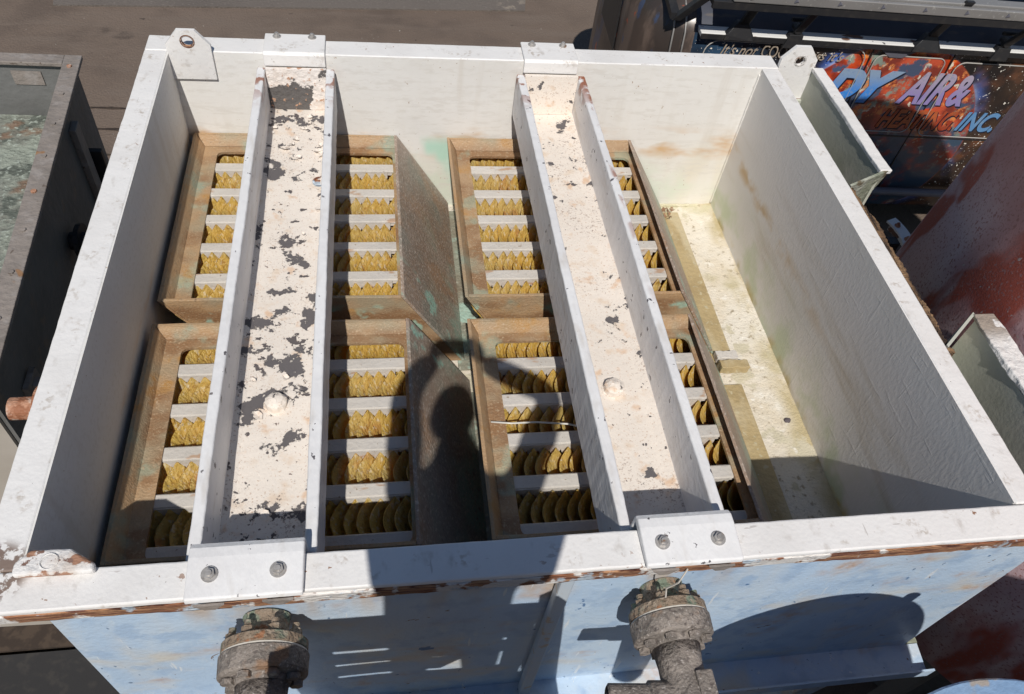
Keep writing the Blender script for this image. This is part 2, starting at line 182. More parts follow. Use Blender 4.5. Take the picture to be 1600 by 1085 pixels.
# van
def space(name, k, g):
    b = B(name, 'obj'); c = lambda *v: tuple(k * (x * (1 - g) + g * sum(v) / 3) for x in v)
    planet = b.rng(b.rad((.95, 0, -1.75), .86, .885, (1, 0, 1)), 0, 1, 1, 0)
    halo = b.mul(b.rng(b.rad((.95, 0, -1.75), .88, 1.02, (1, 0, 1)), 0, 1, 1, 0), b.noise(2.6, .42, .66, off=(1, 0, 1)), .8)
    b.color(c(.014, .012, .013), [(b.noise(1.7, .45, .72, off=(3, 1, 2), det=5), c(.075, .040, .022)), (b.mul(b.rng(b.sep.outputs[0], .2, -.5), b.noise(3, .35, .7)), c(.030, .075, .14)),
        (b.mul(b.noise(5, .46, .70, off=(1, 1, 1), det=6), b.ramp(0, 1.2, 1.7)), c(.14, .055, .025)), (b.noise(75, .69, .72, det=2), c(.75, .72, .68)), (b.noise(42, .71, .73, det=1, off=(4, 4, 1)), c(.85, .80, .7)),
        (halo, c(.08, .18, .62)), (b.mul(halo, b.rng(b.rad((.95, 0, -1.75), .86, .92, (1, 0, 1)), 0, 1, 1, 0)), c(.42, .52, .75)),
        (planet, c(.66, .075, .014)), (b.mul(planet, b.noise(3.2, .44, .56, off=(5, 0, 1), det=6)), c(.25, .03, .014)), (b.mul(planet, b.noise(4.5, .53, .60, det=8, rough=.65, off=(2, 0, 5.3))), c(.25, .31, .26)),
        (b.mul(planet, b.noise(6, .53, .60, det=8, rough=.7, off=(7, 0, 2))), c(.85, .26, .04)), (b.mul(planet, b.noise(13, .60, .65, det=8, off=(1, 0, 8))), c(.72, .64, .50)), (b.mul(planet, b.noise(5, .55, .62, det=7, off=(9, 0, 3))), c(.06, .09, .17)),
        (b.mul(planet, b.rng(b.sep.outputs[2], -1.50, -1.70), b.noise(3, .35, .55, off=(5, 5, 5))), c(.04, .075, .12))])
    b.rough(.28); b.p.inputs['Coat Weight'].default_value = .3; M[name] = b.m
space('van', 1.0, 0.0); space('window_film', .95, .12)
b = B('dark_van_metal', 'obj'); b.color((0.045, 0.037, 0.034), [(b.noise(1.5, .4, .7), (0.085, 0.062, 0.052)), (b.noise(4, .50, .62, st=(1, 1, .4), det=6), (0.15, 0.11, 0.09)), (b.noise(6, .56, .62, st=(1, 1, .35), off=(2, 1, 1), det=6), (0.05, 0.07, 0.13)), (b.noise(7, .64, .68, st=(.6, 1, .5), off=(4, 1, 1)), (0.40, 0.08, 0.03))]); b.rough(.32); M['vanend'] = b.m
b = B('dull_roof_blue', 'obj'); b.color((0.035, 0.042, 0.065), [(b.noise(2, .4, .7), (0.055, 0.058, 0.075)), (b.noise(12, .6, .7, st=(.3, 1, 1)), (0.09, 0.08, 0.08))]); b.rough(.5); M['vanroof'] = b.m
b = B('white_gutter_paint', 'obj'); b.color((0.80, 0.79, 0.76), [(b.noise(7, .62, .65, st=(.5, 1, 1)), (0.20, 0.11, 0.075)), (b.noise(14, .66, .68), (0.12, 0.11, 0.11))]); b.rough(.5); M['gutter'] = b.m
b = B('dull_aluminium', 'obj'); b.color((0.40, 0.39, 0.38), [(b.noise(3, .4, .7, st=(.3, 1, 1)), (0.30, 0.29, 0.28)), (b.noise(40, .6, .7), (0.5, 0.49, 0.47))]); b.rough(.5); b.p.inputs['Metallic'].default_value = .55; M['alu'] = b.m
def flatmat(n, c, r=.5):
    b = B(n); b.color(c, [(b.noise(6, .4, .7), tuple(x * .82 for x in c))]); b.rough(r); M[n] = b.m
flatmat('pin_line', (0.45, 0.43, 0.40)); flatmat('script_paint', (0.40, 0.33, 0.26)); flatmat('letter_outline', (0.012, 0.012, 0.03))
b = B('letter_blue', 'obj'); b.color((0.05, 0.25, 0.72), [(b.ramp(2, -1.30, -1.10), (0.26, 0.36, 0.50)), (b.noise(40, .5, .75), (0.2, 0.3, 0.5))]); b.rough(.4); M['letter_blue'] = b.m
b = B('letter_mauve', 'obj'); b.color((0.30, 0.24, 0.50), [(b.ramp(2, -1.30, -1.10), (0.42, 0.36, 0.46)), (b.noise(40, .5, .75), (0.3, 0.3, 0.42))]); b.rough(.4); M['letter_mauve'] = b.m
b = B('letter_red', 'obj'); b.color((0.36, 0.05, 0.02), [(b.noise(5, .45, .6), (0.50, 0.12, 0.04)), (b.noise(30, .5, .75), (0.3, 0.1, 0.05))]); b.rough(.4); M['letter_red'] = b.m
b = B('letter_sky', 'obj'); b.color((0.12, 0.28, 0.52), [(b.noise(30, .5, .75), (0.2, 0.33, 0.5))]); b.rough(.4); M['letter_sky'] = b.m
flatmat('grey_pipe', (0.13, 0.13, 0.16)); flatmat('skin', (0.50, 0.30, 0.21), .5); flatmat('dark_jacket', (0.03, 0.035, 0.05), .8); flatmat('dark_trousers', (0.04, 0.045, 0.07), .8); flatmat('brown_hair', (0.05, 0.03, 0.02), .6); flatmat('phone_black', (0.02, 0.02, 0.022), .25); flatmat('dry_leaf', (0.30, 0.17, 0.10), .8); flatmat('dark_stone', (0.12, 0.10, 0.11), .8); flatmat('lip_paint', (0.35, 0.13, 0.11)); flatmat('eye_white', (0.7, 0.7, 0.7), .3)
b = B('clear_film'); b.color((0.62, 0.60, 0.55), []); b.rough(.25); M['film'] = b.m

# ------------------------------------------------------------------ mesh helpers
def thing(name, label, cat, loc=(0, 0, 0), rz=0.0, group=None):
    o = bpy.data.objects.new(name, None); COL.objects.link(o); o.location = loc; o.rotation_euler = (0, 0, rz); o.empty_display_size = .1
    o['label'] = label; o['category'] = cat
    if group: o['group'] = group
    return o
def wl(o):   # world location of the top empty
    v = Vector(o.location)
    return v if o.parent is None else v + wl(o.parent)
def obj(name, bm, m, parent=None, smooth=False, local=False, bevel=0.0, seg=2):
    """bm holds world coordinates (or the parent's own frame when local=True)"""
    bmesh.ops.recalc_face_normals(bm, faces=bm.faces[:])
    if parent is not None and not local: bmesh.ops.translate(bm, vec=-wl(parent), verts=bm.verts[:])
    me = bpy.data.meshes.new(name); bm.to_mesh(me); bm.free()
    me.materials.append(M[m] if isinstance(m, str) else m)
    if smooth:
        for p in me.polygons: p.use_smooth = True
    o = bpy.data.objects.new(name, me); COL.objects.link(o); o.parent = parent
    if bevel:
        md = o.modifiers.new('bevel', 'BEVEL'); md.width = bevel; md.segments = seg; md.limit_method = 'ANGLE'; md.angle_limit = math.radians(40)
    return o
def tag(o, label, cat, group=None):
    o['label'] = label; o['category'] = cat
    if group: o['group'] = group
    return o
def struct(o): o['kind'] = 'structure'; return o
def box(bm, x0, x1, y0, y1, z0, z1):
    v = [bm.verts.new((x, y, z)) for x in (x0, x1) for y in (y0, y1) for z in (z0, z1)]
    for f in ((0, 1, 3, 2), (4, 6, 7, 5), (0, 4, 5, 1), (2, 3, 7, 6), (0, 2, 6, 4), (1, 5, 7, 3)): bm.faces.new([v[i] for i in f])
    return v
def nbox(*a): bm = bmesh.new(); box(bm, *a); return bm
def lbox(x0, x1, y0, y1, z0, z1, n=40, jit=.0015, ax=None):
    """long box cut into n slices with slightly uneven, hand-laid edges"""
    d = (x1 - x0, y1 - y0, z1 - z0); ax = d.index(max(d)) if ax is None else ax
    lo = [x0, y0, z0]; hi = [x1, y1, z1]; A = [i for i in range(3) if i != ax]
    bm = bmesh.new(); rings = []; ph = [random.uniform(0, 9) for _ in range(8)]
    for k in range(n + 1):
        t = k / n; ring = []
        for ci, (p, q) in enumerate(((0, 0), (1, 0), (1, 1), (0, 1))):
            c = [0, 0, 0]; c[ax] = lo[ax] + t * d[ax]
            e = jit * (math.sin(t * 9 + ph[ci]) + .6 * math.sin(t * 23 + ph[ci + 2])) + random.uniform(-jit, jit) * .7
            c[A[0]] = (lo[A[0]] if p == 0 else hi[A[0]]) + e; e2 = jit * math.sin(t * 13 + ph[ci + 4]) * .6 + random.uniform(-jit, jit) * .4
            c[A[1]] = (lo[A[1]] if q == 0 else hi[A[1]]) + e2
            ring.append(bm.verts.new(c))
        rings.append(ring)
    for a, b_ in zip(rings, rings[1:]):
        for i in range(4): bm.faces.new((a[i], a[(i + 1) % 4], b_[(i + 1) % 4], b_[i]))
    bm.faces.new(rings[0]); bm.faces.new(rings[-1]); return bm
def prism(bm, pts, vec):
    """closed solid: polygon pts swept along vec"""
    vec = Vector(vec); a = [bm.verts.new(p) for p in pts]; c = [bm.verts.new(Vector(p) + vec) for p in pts]
    bm.faces.new(a); bm.faces.new(c[::-1]); n = len(pts)
    for i in range(n): bm.faces.new((a[i], c[i], c[(i + 1) % n], a[(i + 1) % n]))
    return bm
def npr(pts, vec): return prism(bmesh.new(), pts, vec)
def cyl(bm, p0, p1, r0, r1=None, n=20, caps=True):
    p0 = Vector(p0); p1 = Vector(p1); r1 = r0 if r1 is None else r1; d = (p1 - p0).normalized()
    u = d.orthogonal().normalized(); v = d.cross(u); R = []
    for p, r in ((p0, r0), (p1, r1)): R.append([bm.verts.new(p + (u * math.cos(t) + v * math.sin(t)) * r) for t in [2 * math.pi * i / n for i in range(n)]])
    for i in range(n): bm.faces.new((R[0][i], R[0][(i + 1) % n], R[1][(i + 1) % n], R[1][i]))
    if caps: bm.faces.new(R[0][::-1]); bm.faces.new(R[1])
    return bm
def ncyl(*a, **k): return cyl(bmesh.new(), *a, **k)
def lathe(bm, o, d, prof, n=28):
    """prof: list of (distance along d, radius)"""
    o = Vector(o); d = Vector(d).normalized(); u = d.orthogonal().normalized(); v = d.cross(u); R = []
    for h, r in prof: R.append([bm.verts.new(o + d * h + (u * math.cos(t) + v * math.sin(t)) * max(r, 1e-4)) for t in [2 * math.pi * i / n for i in range(n)]])
    for a, c in zip(R, R[1:]):
        for i in range(n): bm.faces.new((a[i], a[(i + 1) % n], c[(i + 1) % n], c[i]))
    bm.faces.new(R[0][::-1]); bm.faces.new(R[-1]); return bm
def tube(pts, r, n=8):
    bm = bmesh.new(); P = [Vector(p) for p in pts]; R = []
    for i, p in enumerate(P):
        d = (P[min(i + 1, len(P) - 1)] - P[max(i - 1, 0)]).normalized(); u = d.cross(Vector((0.31, 0.2, 0.93))).normalized(); v = d.cross(u)
        R.append([bm.verts.new(p + (u * math.cos(t) + v * math.sin(t)) * r) for t in [2 * math.pi * k / n for k in range(n)]])
    for a, c in zip(R, R[1:]):
        for i in range(n): bm.faces.new((a[i], a[(i + 1) % n], c[(i + 1) % n], c[i]))
    bm.faces.new(R[0]); bm.faces.new(R[-1]); return bm
def hexbolt(p, d, r, h, parent, washer=True, m='bolt'):
    """washer, hexagon head and short stud along d"""
    p = Vector(p); d = Vector(d).normalized(); bm = bmesh.new()
    if washer: cyl(bm, p, p + d * h * .2, r * 1.45, n=18)
    cyl(bm, p + d * h * .21, p + d * h * .8, r, n=6); cyl(bm, p + d * h * .81, p + d * h * 1.15, r * .55, n=10)
    return obj('bolt', bm, m, parent)

# ------------------------------------------------------------------ ground
bm = bmesh.new(); N = 24; vs = [[bm.verts.new((-60 + 120 * i / N, -60 + 120 * j / N, GZ)) for j in range(N + 1)] for i in range(N + 1)]
for i in range(N):
    for j in range(N): bm.faces.new((vs[i][j], vs[i + 1][j], vs[i + 1][j + 1], vs[i][j + 1]))
ground = struct(obj('ground', bm, 'ground'))
def joint(y, x0, x1, wd=.026):
    bm = bmesh.new(); n = 60; top = []; bot = []
    for i in range(n + 1):
        x = x0 + (x1 - x0) * i / n; c = y + .012 * math.sin(x * 3) + random.uniform(-.006, .006); h = wd * random.uniform(.25, .9) * (2.2 if random.random() < .06 else 1)
        top.append(bm.verts.new((x, c + h, GZ + .004))); bot.append(bm.verts.new((x, c - h, GZ + .004)))
    for i in range(n): bm.faces.new((bot[i], bot[i + 1], top[i + 1], top[i]))
    obj('expansion_joint', bm, 'joint', ground)
for y in (5.86, 5.53, 5.16, 4.98): joint(y, -6, 2.2)
slab = struct(obj('concrete_slab', npr([(-2.55, 7.70, GZ), (2.58, 7.98, GZ), (2.70, 8.7, GZ), (3.0, 12, GZ), (-3.2, 12, GZ)], (0, 0, .018)), 'slab'))

# ------------------------------------------------------------------ separator tank
W, L, FZ = 2.6, 2.243, -0.82
tank = thing('separator_tank', 'large open white separator tank with pale blue outside, filling the middle of the picture', 'tank', (1.3, 1.1, GZ))
WT = .018
obj('wall', nbox(-WT, W + WT, L, L + WT, FZ - .1, -.003), 'wall', tank)['label'] = 'white far wall with rust stains above the waterline'
obj('wall', nbox(-WT, 0, .006, L - .001, FZ - .1, -.003), 'wall', tank)['label'] = 'shaded white wall on the side of the grey tank'
obj('wall', nbox(W, W + WT, .006, L - .001, FZ - .1, -.003), 'woven', tank)['label'] = 'rough white wall with woven texture and brown streaks'
bm = bmesh.new(); nx, nz = 40, 16; g = [[bm.verts.new((-WT + (2.885 + WT) * i / nx, -.018 + .004 * math.sin(i * .7) * math.sin(j * .5) - .012 * math.sin(math.pi * i / nx) * math.sin(math.pi * j / nz), -1.19 + 1.168 * j / nz)) for j in range(nz + 1)] for i in range(nx + 1)]
for i in range(nx):
    for j in range(nz): bm.faces.new((g[i][j], g[i + 1][j], g[i + 1][j + 1], g[i][j + 1]))
ret = bmesh.ops.extrude_face_region(bm, geom=bm.faces[:]); bmesh.ops.translate(bm, vec=(0, .014, 0), verts=[v for v in ret['geom'] if isinstance(v, bmesh.types.BMVert)])
fw = obj('wall', bm, 'blue', tank, smooth=False); fw['label'] = 'pale blue outer wall with rust blotches'
# floor with rim of old paint
bm = bmesh.new(); nx, ny = 20, 70
g = [[bm.verts.new((W * i / nx, L * j / ny, FZ + random.uniform(-.0015, .002) + (.014 if i in (nx,) else 0))) for j in range(ny + 1)] for i in range(nx + 1)]
for i in range(nx):
    for j in range(ny): bm.faces.new((g[i][j], g[i + 1][j], g[i + 1][j + 1], g[i][j + 1]))
obj('floor', bm, 'floor', tank, smooth=True)
obj('bottom_panel', nbox(-WT, W + WT, 0, L, FZ - .14, FZ - .105), 'blue', tank)
def bead(pts, r=.006, n=70):
    P = []
    for a, c in zip(pts, pts[1:]):
        a, c = Vector(a), Vector(c)
        for k in range(n): P.append(a.lerp(c, k / n) + Vector((random.uniform(-1, 1), random.uniform(-1, 1), random.uniform(-1, 1))) * .0018)
    P.append(Vector(pts[-1])); obj('weld_bead', tube(P, r, 6), 'floor', tank, smooth=True)
bead([(W - .003, .02, FZ + .004), (W - .003, L - .02, FZ + .004)], .009); bead([(2.1, L - .004, FZ + .004), (W - .02, L - .004, FZ + .004)], .008)
P_ = [(W - .002, L - .002, FZ + .02), (W - .002, L - .002, -.03)]
obj('weld_bead', tube([Vector(P_[0]).lerp(Vector(P_[1]), k / 60) + Vector((random.uniform(-.001, .001), random.uniform(-.001, .001), 0)) for k in range(61)], .005, 6), 'wall', tank, smooth=True)
# rims
obj('rim', lbox(-.095, W + .085, -.098, 0, -.02, 0, 90, .0009), 'rim', tank, bevel=.005)['label'] = 'wide white front rim'
obj('rim', lbox(-.095, W + .085, L + .004, L + .118, -.02, 0, 90, .0009), 'rim', tank, bevel=.006, seg=3)['label'] = 'white far rim'
obj('rim', lbox(-.095, -.004, .002, L + .003, -.02, -.001, 90, .0009), 'rim', tank, bevel=.005)['label'] = 'white rim next to the grey tank'
obj('rim', lbox(W + .004, W + .082, .002, L + .003, -.02, -.001, 90, .0009), 'rim', tank, bevel=.005)['label'] = 'white rim beside the side trough'
obj('rim', lbox(W + .086, 2.90, -.098, -.004, -.02, -.002, 30, .0018), 'rim', tank, bevel=.005)
obj('rim_lip', lbox(-.098, 2.90, -.101, -.086, -.058, -.0205, 120, .0016), 'edge', tank)['label'] = 'brown frayed laminate edge under the front rim'
obj('rim_lip', lbox(-.098, -.082, -.084, L + .1, -.06, -.0205, 90, .0012), 'rim', tank)
obj('rim_lip', lbox(-.098, 2.69, L + .103, L + .119, -.06, -.0205, 90, .0012), 'rim', tank)
# stiffener, lower ledge and base channel on the blue wall
bm = bmesh.new(); box(bm, 1.292, 1.332, -.066, -.031, -1.18, -.075); obj('stiffener_rib', bm, 'ribpaint', tank, bevel=.006)
obj('stiffener_rib', nbox(-.075, -.020, .55, .61, -1.18, -.03), 'ltwall', tank, bevel=.006)
bm = bmesh.new(); prism(bm, [(-.03, -.018, -1.19), (-.03, -.13, -1.205), (-.03, -.13, -1.15), (-.03, -.138, -1.15), (-.03, -.138, -1.215), (-.03, -.018, -1.20)], (2.97, 0, 0)); obj('base_channel', bm, 'blue', tank)
obj('base_channel', nbox(2.87, 2.944, -.015, 2.2, -1.215, -1.19), 'moss', tank)
for x in (.05, 2.70):
    for y in (.05, 2.1): obj('leg', nbox(x, x + .1, y, y + .1, GZ, -1.218 if y < 1 else FZ - .142), 'blue', tank, bevel=.006)
obj('brace', npr([(2.80, .04, -1.23), (2.93, .04, -1.23), (2.50, .04, -2.6), (2.40, .04, -2.6)], (0, -.06, 0)), 'blue', tank)
# lifting lugs
def lug(pts, vec, hole, hd, face=None):
    o = obj('lifting_lug', npr(pts, vec), 'rim', tank, bevel=.004)
    bm = bmesh.new(); hd = Vector(hd); h = Vector(hole); lathe(bm, h - hd * .0006, hd, [(0, .026), (.0012, .026), (.0012, .019), (0.0, .019)], 24); obj('hole_ring', bm, 'edge', o if False else tank)
    return o
def lug_plate(x0, x1, zb, y, th, hx, hz, hr):
    """plate with cut corners and a real round hole"""
    cx = [(x0, zb), (x1, zb), (x1, .038), (x1 - .052, .100), (x0 + .052, .100), (x0, .038)]
    n = 32; bm = bmesh.new(); inner = []; outer = []
    def onpoly(t):
        d = Vector((math.cos(t), math.sin(t))); best = 9
        for (ax, az), (bx, bz) in zip(cx, cx[1:] + cx[:1]):
            e = Vector((bx - ax, bz - az)); den = d.x * e.y - d.y * e.x
            if abs(den) < 1e-9: continue
            q = Vector((ax - hx, az - hz)); s_ = (q.x * e.y - q.y * e.x) / den; k = (q.x * d.y - q.y * d.x) / den
            if s_ > 0 and -1e-6 <= k <= 1 + 1e-6: best = min(best, s_)
        return hx + d.x * best, hz + d.y * best
    ang = sorted([2 * math.pi * i / n for i in range(n)] + [math.atan2(z - hz, x - hx) % (2 * math.pi) for x, z in cx])
    for yy in (y, y + th):
        inner.append([bm.verts.new((hx + hr * math.cos(t), yy, hz + hr * math.sin(t))) for t in ang]); outer.append([bm.verts.new((onpoly(t)[0], yy, onpoly(t)[1])) for t in ang])
    m_ = len(ang)
    for i in range(m_):
        j = (i + 1) % m_
        bm.faces.new((inner[0][i], inner[0][j], outer[0][j], outer[0][i])); bm.faces.new((inner[1][i], outer[1][i], outer[1][j], inner[1][j]))
        bm.faces.new((outer[0][i], outer[0][j], outer[1][j], outer[1][i])); bm.faces.new((inner[0][i], inner[1][i], inner[1][j], inner[0][j]))
    o = obj('lifting_lug', bm, 'rim', tank)
    bm = bmesh.new(); lathe(bm, (hx, y - .0015, hz), (0, 1, 0), [(0, hr + .004), (.001, hr + .006), (.0014, hr + .001), (.012, hr - .001), (.0121, hr - .002), (0.0, hr - .001)], 26)
    bmesh.ops.delete(bm, geom=[f for f in bm.faces if len(f.verts) > 4], context='FACES')
    c = obj('hole_edge', bm, 'edge', o, local=True); bmw = wl(tank); c.data.transform(Matrix.Translation(-bmw)); return o
lug_plate(-.002, .172, -.118, L - .017, .016, .085, .052, .023)
lug_plate(2.690, 2.868, -.165, L + .02, .018, 2.785, .030, .023)
# front lug lies flat, thick with old paint
bm = bmesh.new(); prism(bm, [(-.012, .010, .003), (.018, .042, .003), (.105, .040, .003), (.165, .000, .003), (.168, -.022, .003), (-.01, -.02, .003)], (0, 0, .022)); fl = obj('lifting_lug', bm, 'rustyrim', tank, bevel=.008, seg=3)
for hx, hr in ((.066, .021),):
    bm = bmesh.new(); lathe(bm, (hx, .008, .0252), (0, 0, 1), [(0, hr), (.002, hr), (.003, hr - .002), (.001, hr - .0035)], 20); bmesh.ops.delete(bm, geom=[f for f in bm.faces if len(f.verts) > 4], context='FACES'); c = obj('hole_edge', bm, 'rustyrim', fl, local=True); c.data.transform(Matrix.Translation(-wl(tank)))
# side trough on the right
TX = 2.865
obj('trough_wall', nbox(TX, TX + .012, 1.50, L + .02, -.62, -.0205), 'trough', tank)
obj('trough_rim', lbox(TX - .004, TX + .05, 1.50, L + .02, -.02, 0, 40, .0015), 'rim', tank, bevel=.004)
bm = bmesh.new(); prism(bm, [(2.69, 1.40, -.002), (TX + .045, 1.505, -.002), (TX + .012, 1.56, -.35), (2.69, 1.52, -.5)], (0, .012, 0)); obj('trough_end', bm, 'moss', tank)
obj('trough_floor', nbox(W + WT, TX, 1.45, L, -.64, -.62), 'trough', tank)
obj('trough_end', nbox(W + .084, TX, L + .001, L + .018, -.62, -.166), 'trough', tank)
obj('trough_wall', nbox(TX, TX + .014, .03, .70, -.70, -.0205), 'trough', tank)
obj('trough_rim', lbox(TX - .006, TX + .075, .0, .715, -.02, 0, 40, .003), 'broken', tank, bevel=.004)
bm = bmesh.new(); prism(bm, [(2.69, .575, -.004), (TX, .715, -.004), (TX, .715, -.40), (2.69, .60, -.40)], (0, .012, 0)); obj('trough_end', bm, 'trough', tank)
obj('trough_floor', nbox(W + WT, TX, .0, .72, -.62, -.60), 'trough', tank)
bm = lbox(W + .086, W + .112, .56, 1.42, -.11, -.012, 120, .006); obj('edge_strip', bm, 'timber', tank)['label'] = 'rough dark brown torn edge along the outside of the rim'
obj('wall', nbox(W + .06, W + .085, .73, 1.39, -.62, -.025), 'moss', tank)
# stub pipe on the left wall
bm = bmesh.new(); lathe(bm, (-.020, .58, -.160), (-1, 0, 0), [(0, .072), (.09, .072), (.10, .066)], 28); st = obj('pipe_coupling', bm, 'bar', tank, smooth=False)
bm = bmesh.new(); lathe(bm, (-.121, .58, -.160), (-1, 0, 0), [(0, .062), (.010, .068), (.026, .066), (.028, .034), (.105, .033), (.107, .026), (.06, .024)], 28); obj('pipe_nipple', bm, 'rust', tank)

# ------------------------------------------------------------------ plate packs
K = .63
teeth = {}
PER = .1712
def plate_mesh(y0, y1, yb):
    n = max(40, int((y1 - y0) / .006)); rows = [0, .08, .2, .35, .5]; bm = bmesh.new(); A = []
    for th in (0, .0045):
        sheet = []
        for q, h in enumerate(rows):
            line = []
            for i in range(n + 1):
                y = y0 + (y1 - y0) * i / n; ph = 2 * math.pi * (y - yb) / PER
                tt = ((yb - y) / PER) % 1.0; q_ = max(0.0, tt - .20) / .80
                if tt >= .20: dx = .020 * math.exp(-q_ / .16) - .020 * math.sin(math.pi * min(1, q_ * 1.05)) + .004; dz = .034 * math.exp(-q_ / .09) - .004 - .030 * max(0.0, (q_ - .80) / .20) ** 2
                else: f_ = tt / .20; dx = .024 * f_ + .004 * (1 - f_); dz = -.034 + .064 * max(0.0, f_ - .55) / .45
                line.append(bm.verts.new((dx + th + K * h * .62, y, -h * .62 + dz * (1 if q == 0 else .6))))
            sheet.append(line)
        A.append(sheet)
    for sht in A:
        for r0, r1 in zip(sht, sht[1:]):
            for i in range(n): bm.faces.new((r0[i], r0[i + 1], r1[i + 1], r1[i]))
    for q in (0, len(rows) - 1):
        for i in range(n): bm.faces.new((A[0][q][i], A[0][q][i + 1], A[1][q][i + 1], A[1][q][i]))
    for i in (0, n):
        for q in range(len(rows) - 1): bm.faces.new((A[0][q][i], A[0][q + 1][i], A[1][q + 1][i], A[1][q][i]))
    bmesh.ops.recalc_face_normals(bm, faces=bm.faces[:])
    me = bpy.data.meshes.new('plate'); bm.to_mesh(me); bm.free(); me.materials.append(M['plate'])
    for p in me.polygons: p.use_smooth = True
    return me
def jq(bm, pts, vec, n=24, jit=.0012):
    """thin slab between two long edges (pts[0]-pts[1] top, pts[3]-pts[2] bottom), n slices, thickness vec"""
    a, b_, c, d = [Vector(p) for p in pts]; vec = Vector(vec); R = []
    for i in range(n + 1):
        t = i / n; e = Vector((0, 0, jit * (math.sin(t * 11 + a.x * 7) + random.uniform(-.8, .8))))
        p = a.lerp(b_, t) + e; q = d.lerp(c, t); R.append([bm.verts.new(v) for v in (p, q, q + vec, p + vec)])
    for r0, r1 in zip(R, R[1:]):
        for k in range(4): bm.faces.new((r0[k], r0[(k + 1) % 4], r1[(k + 1) % 4], r1[k]))
    bm.faces.new(R[0]); bm.faces.new(R[-1]); return bm
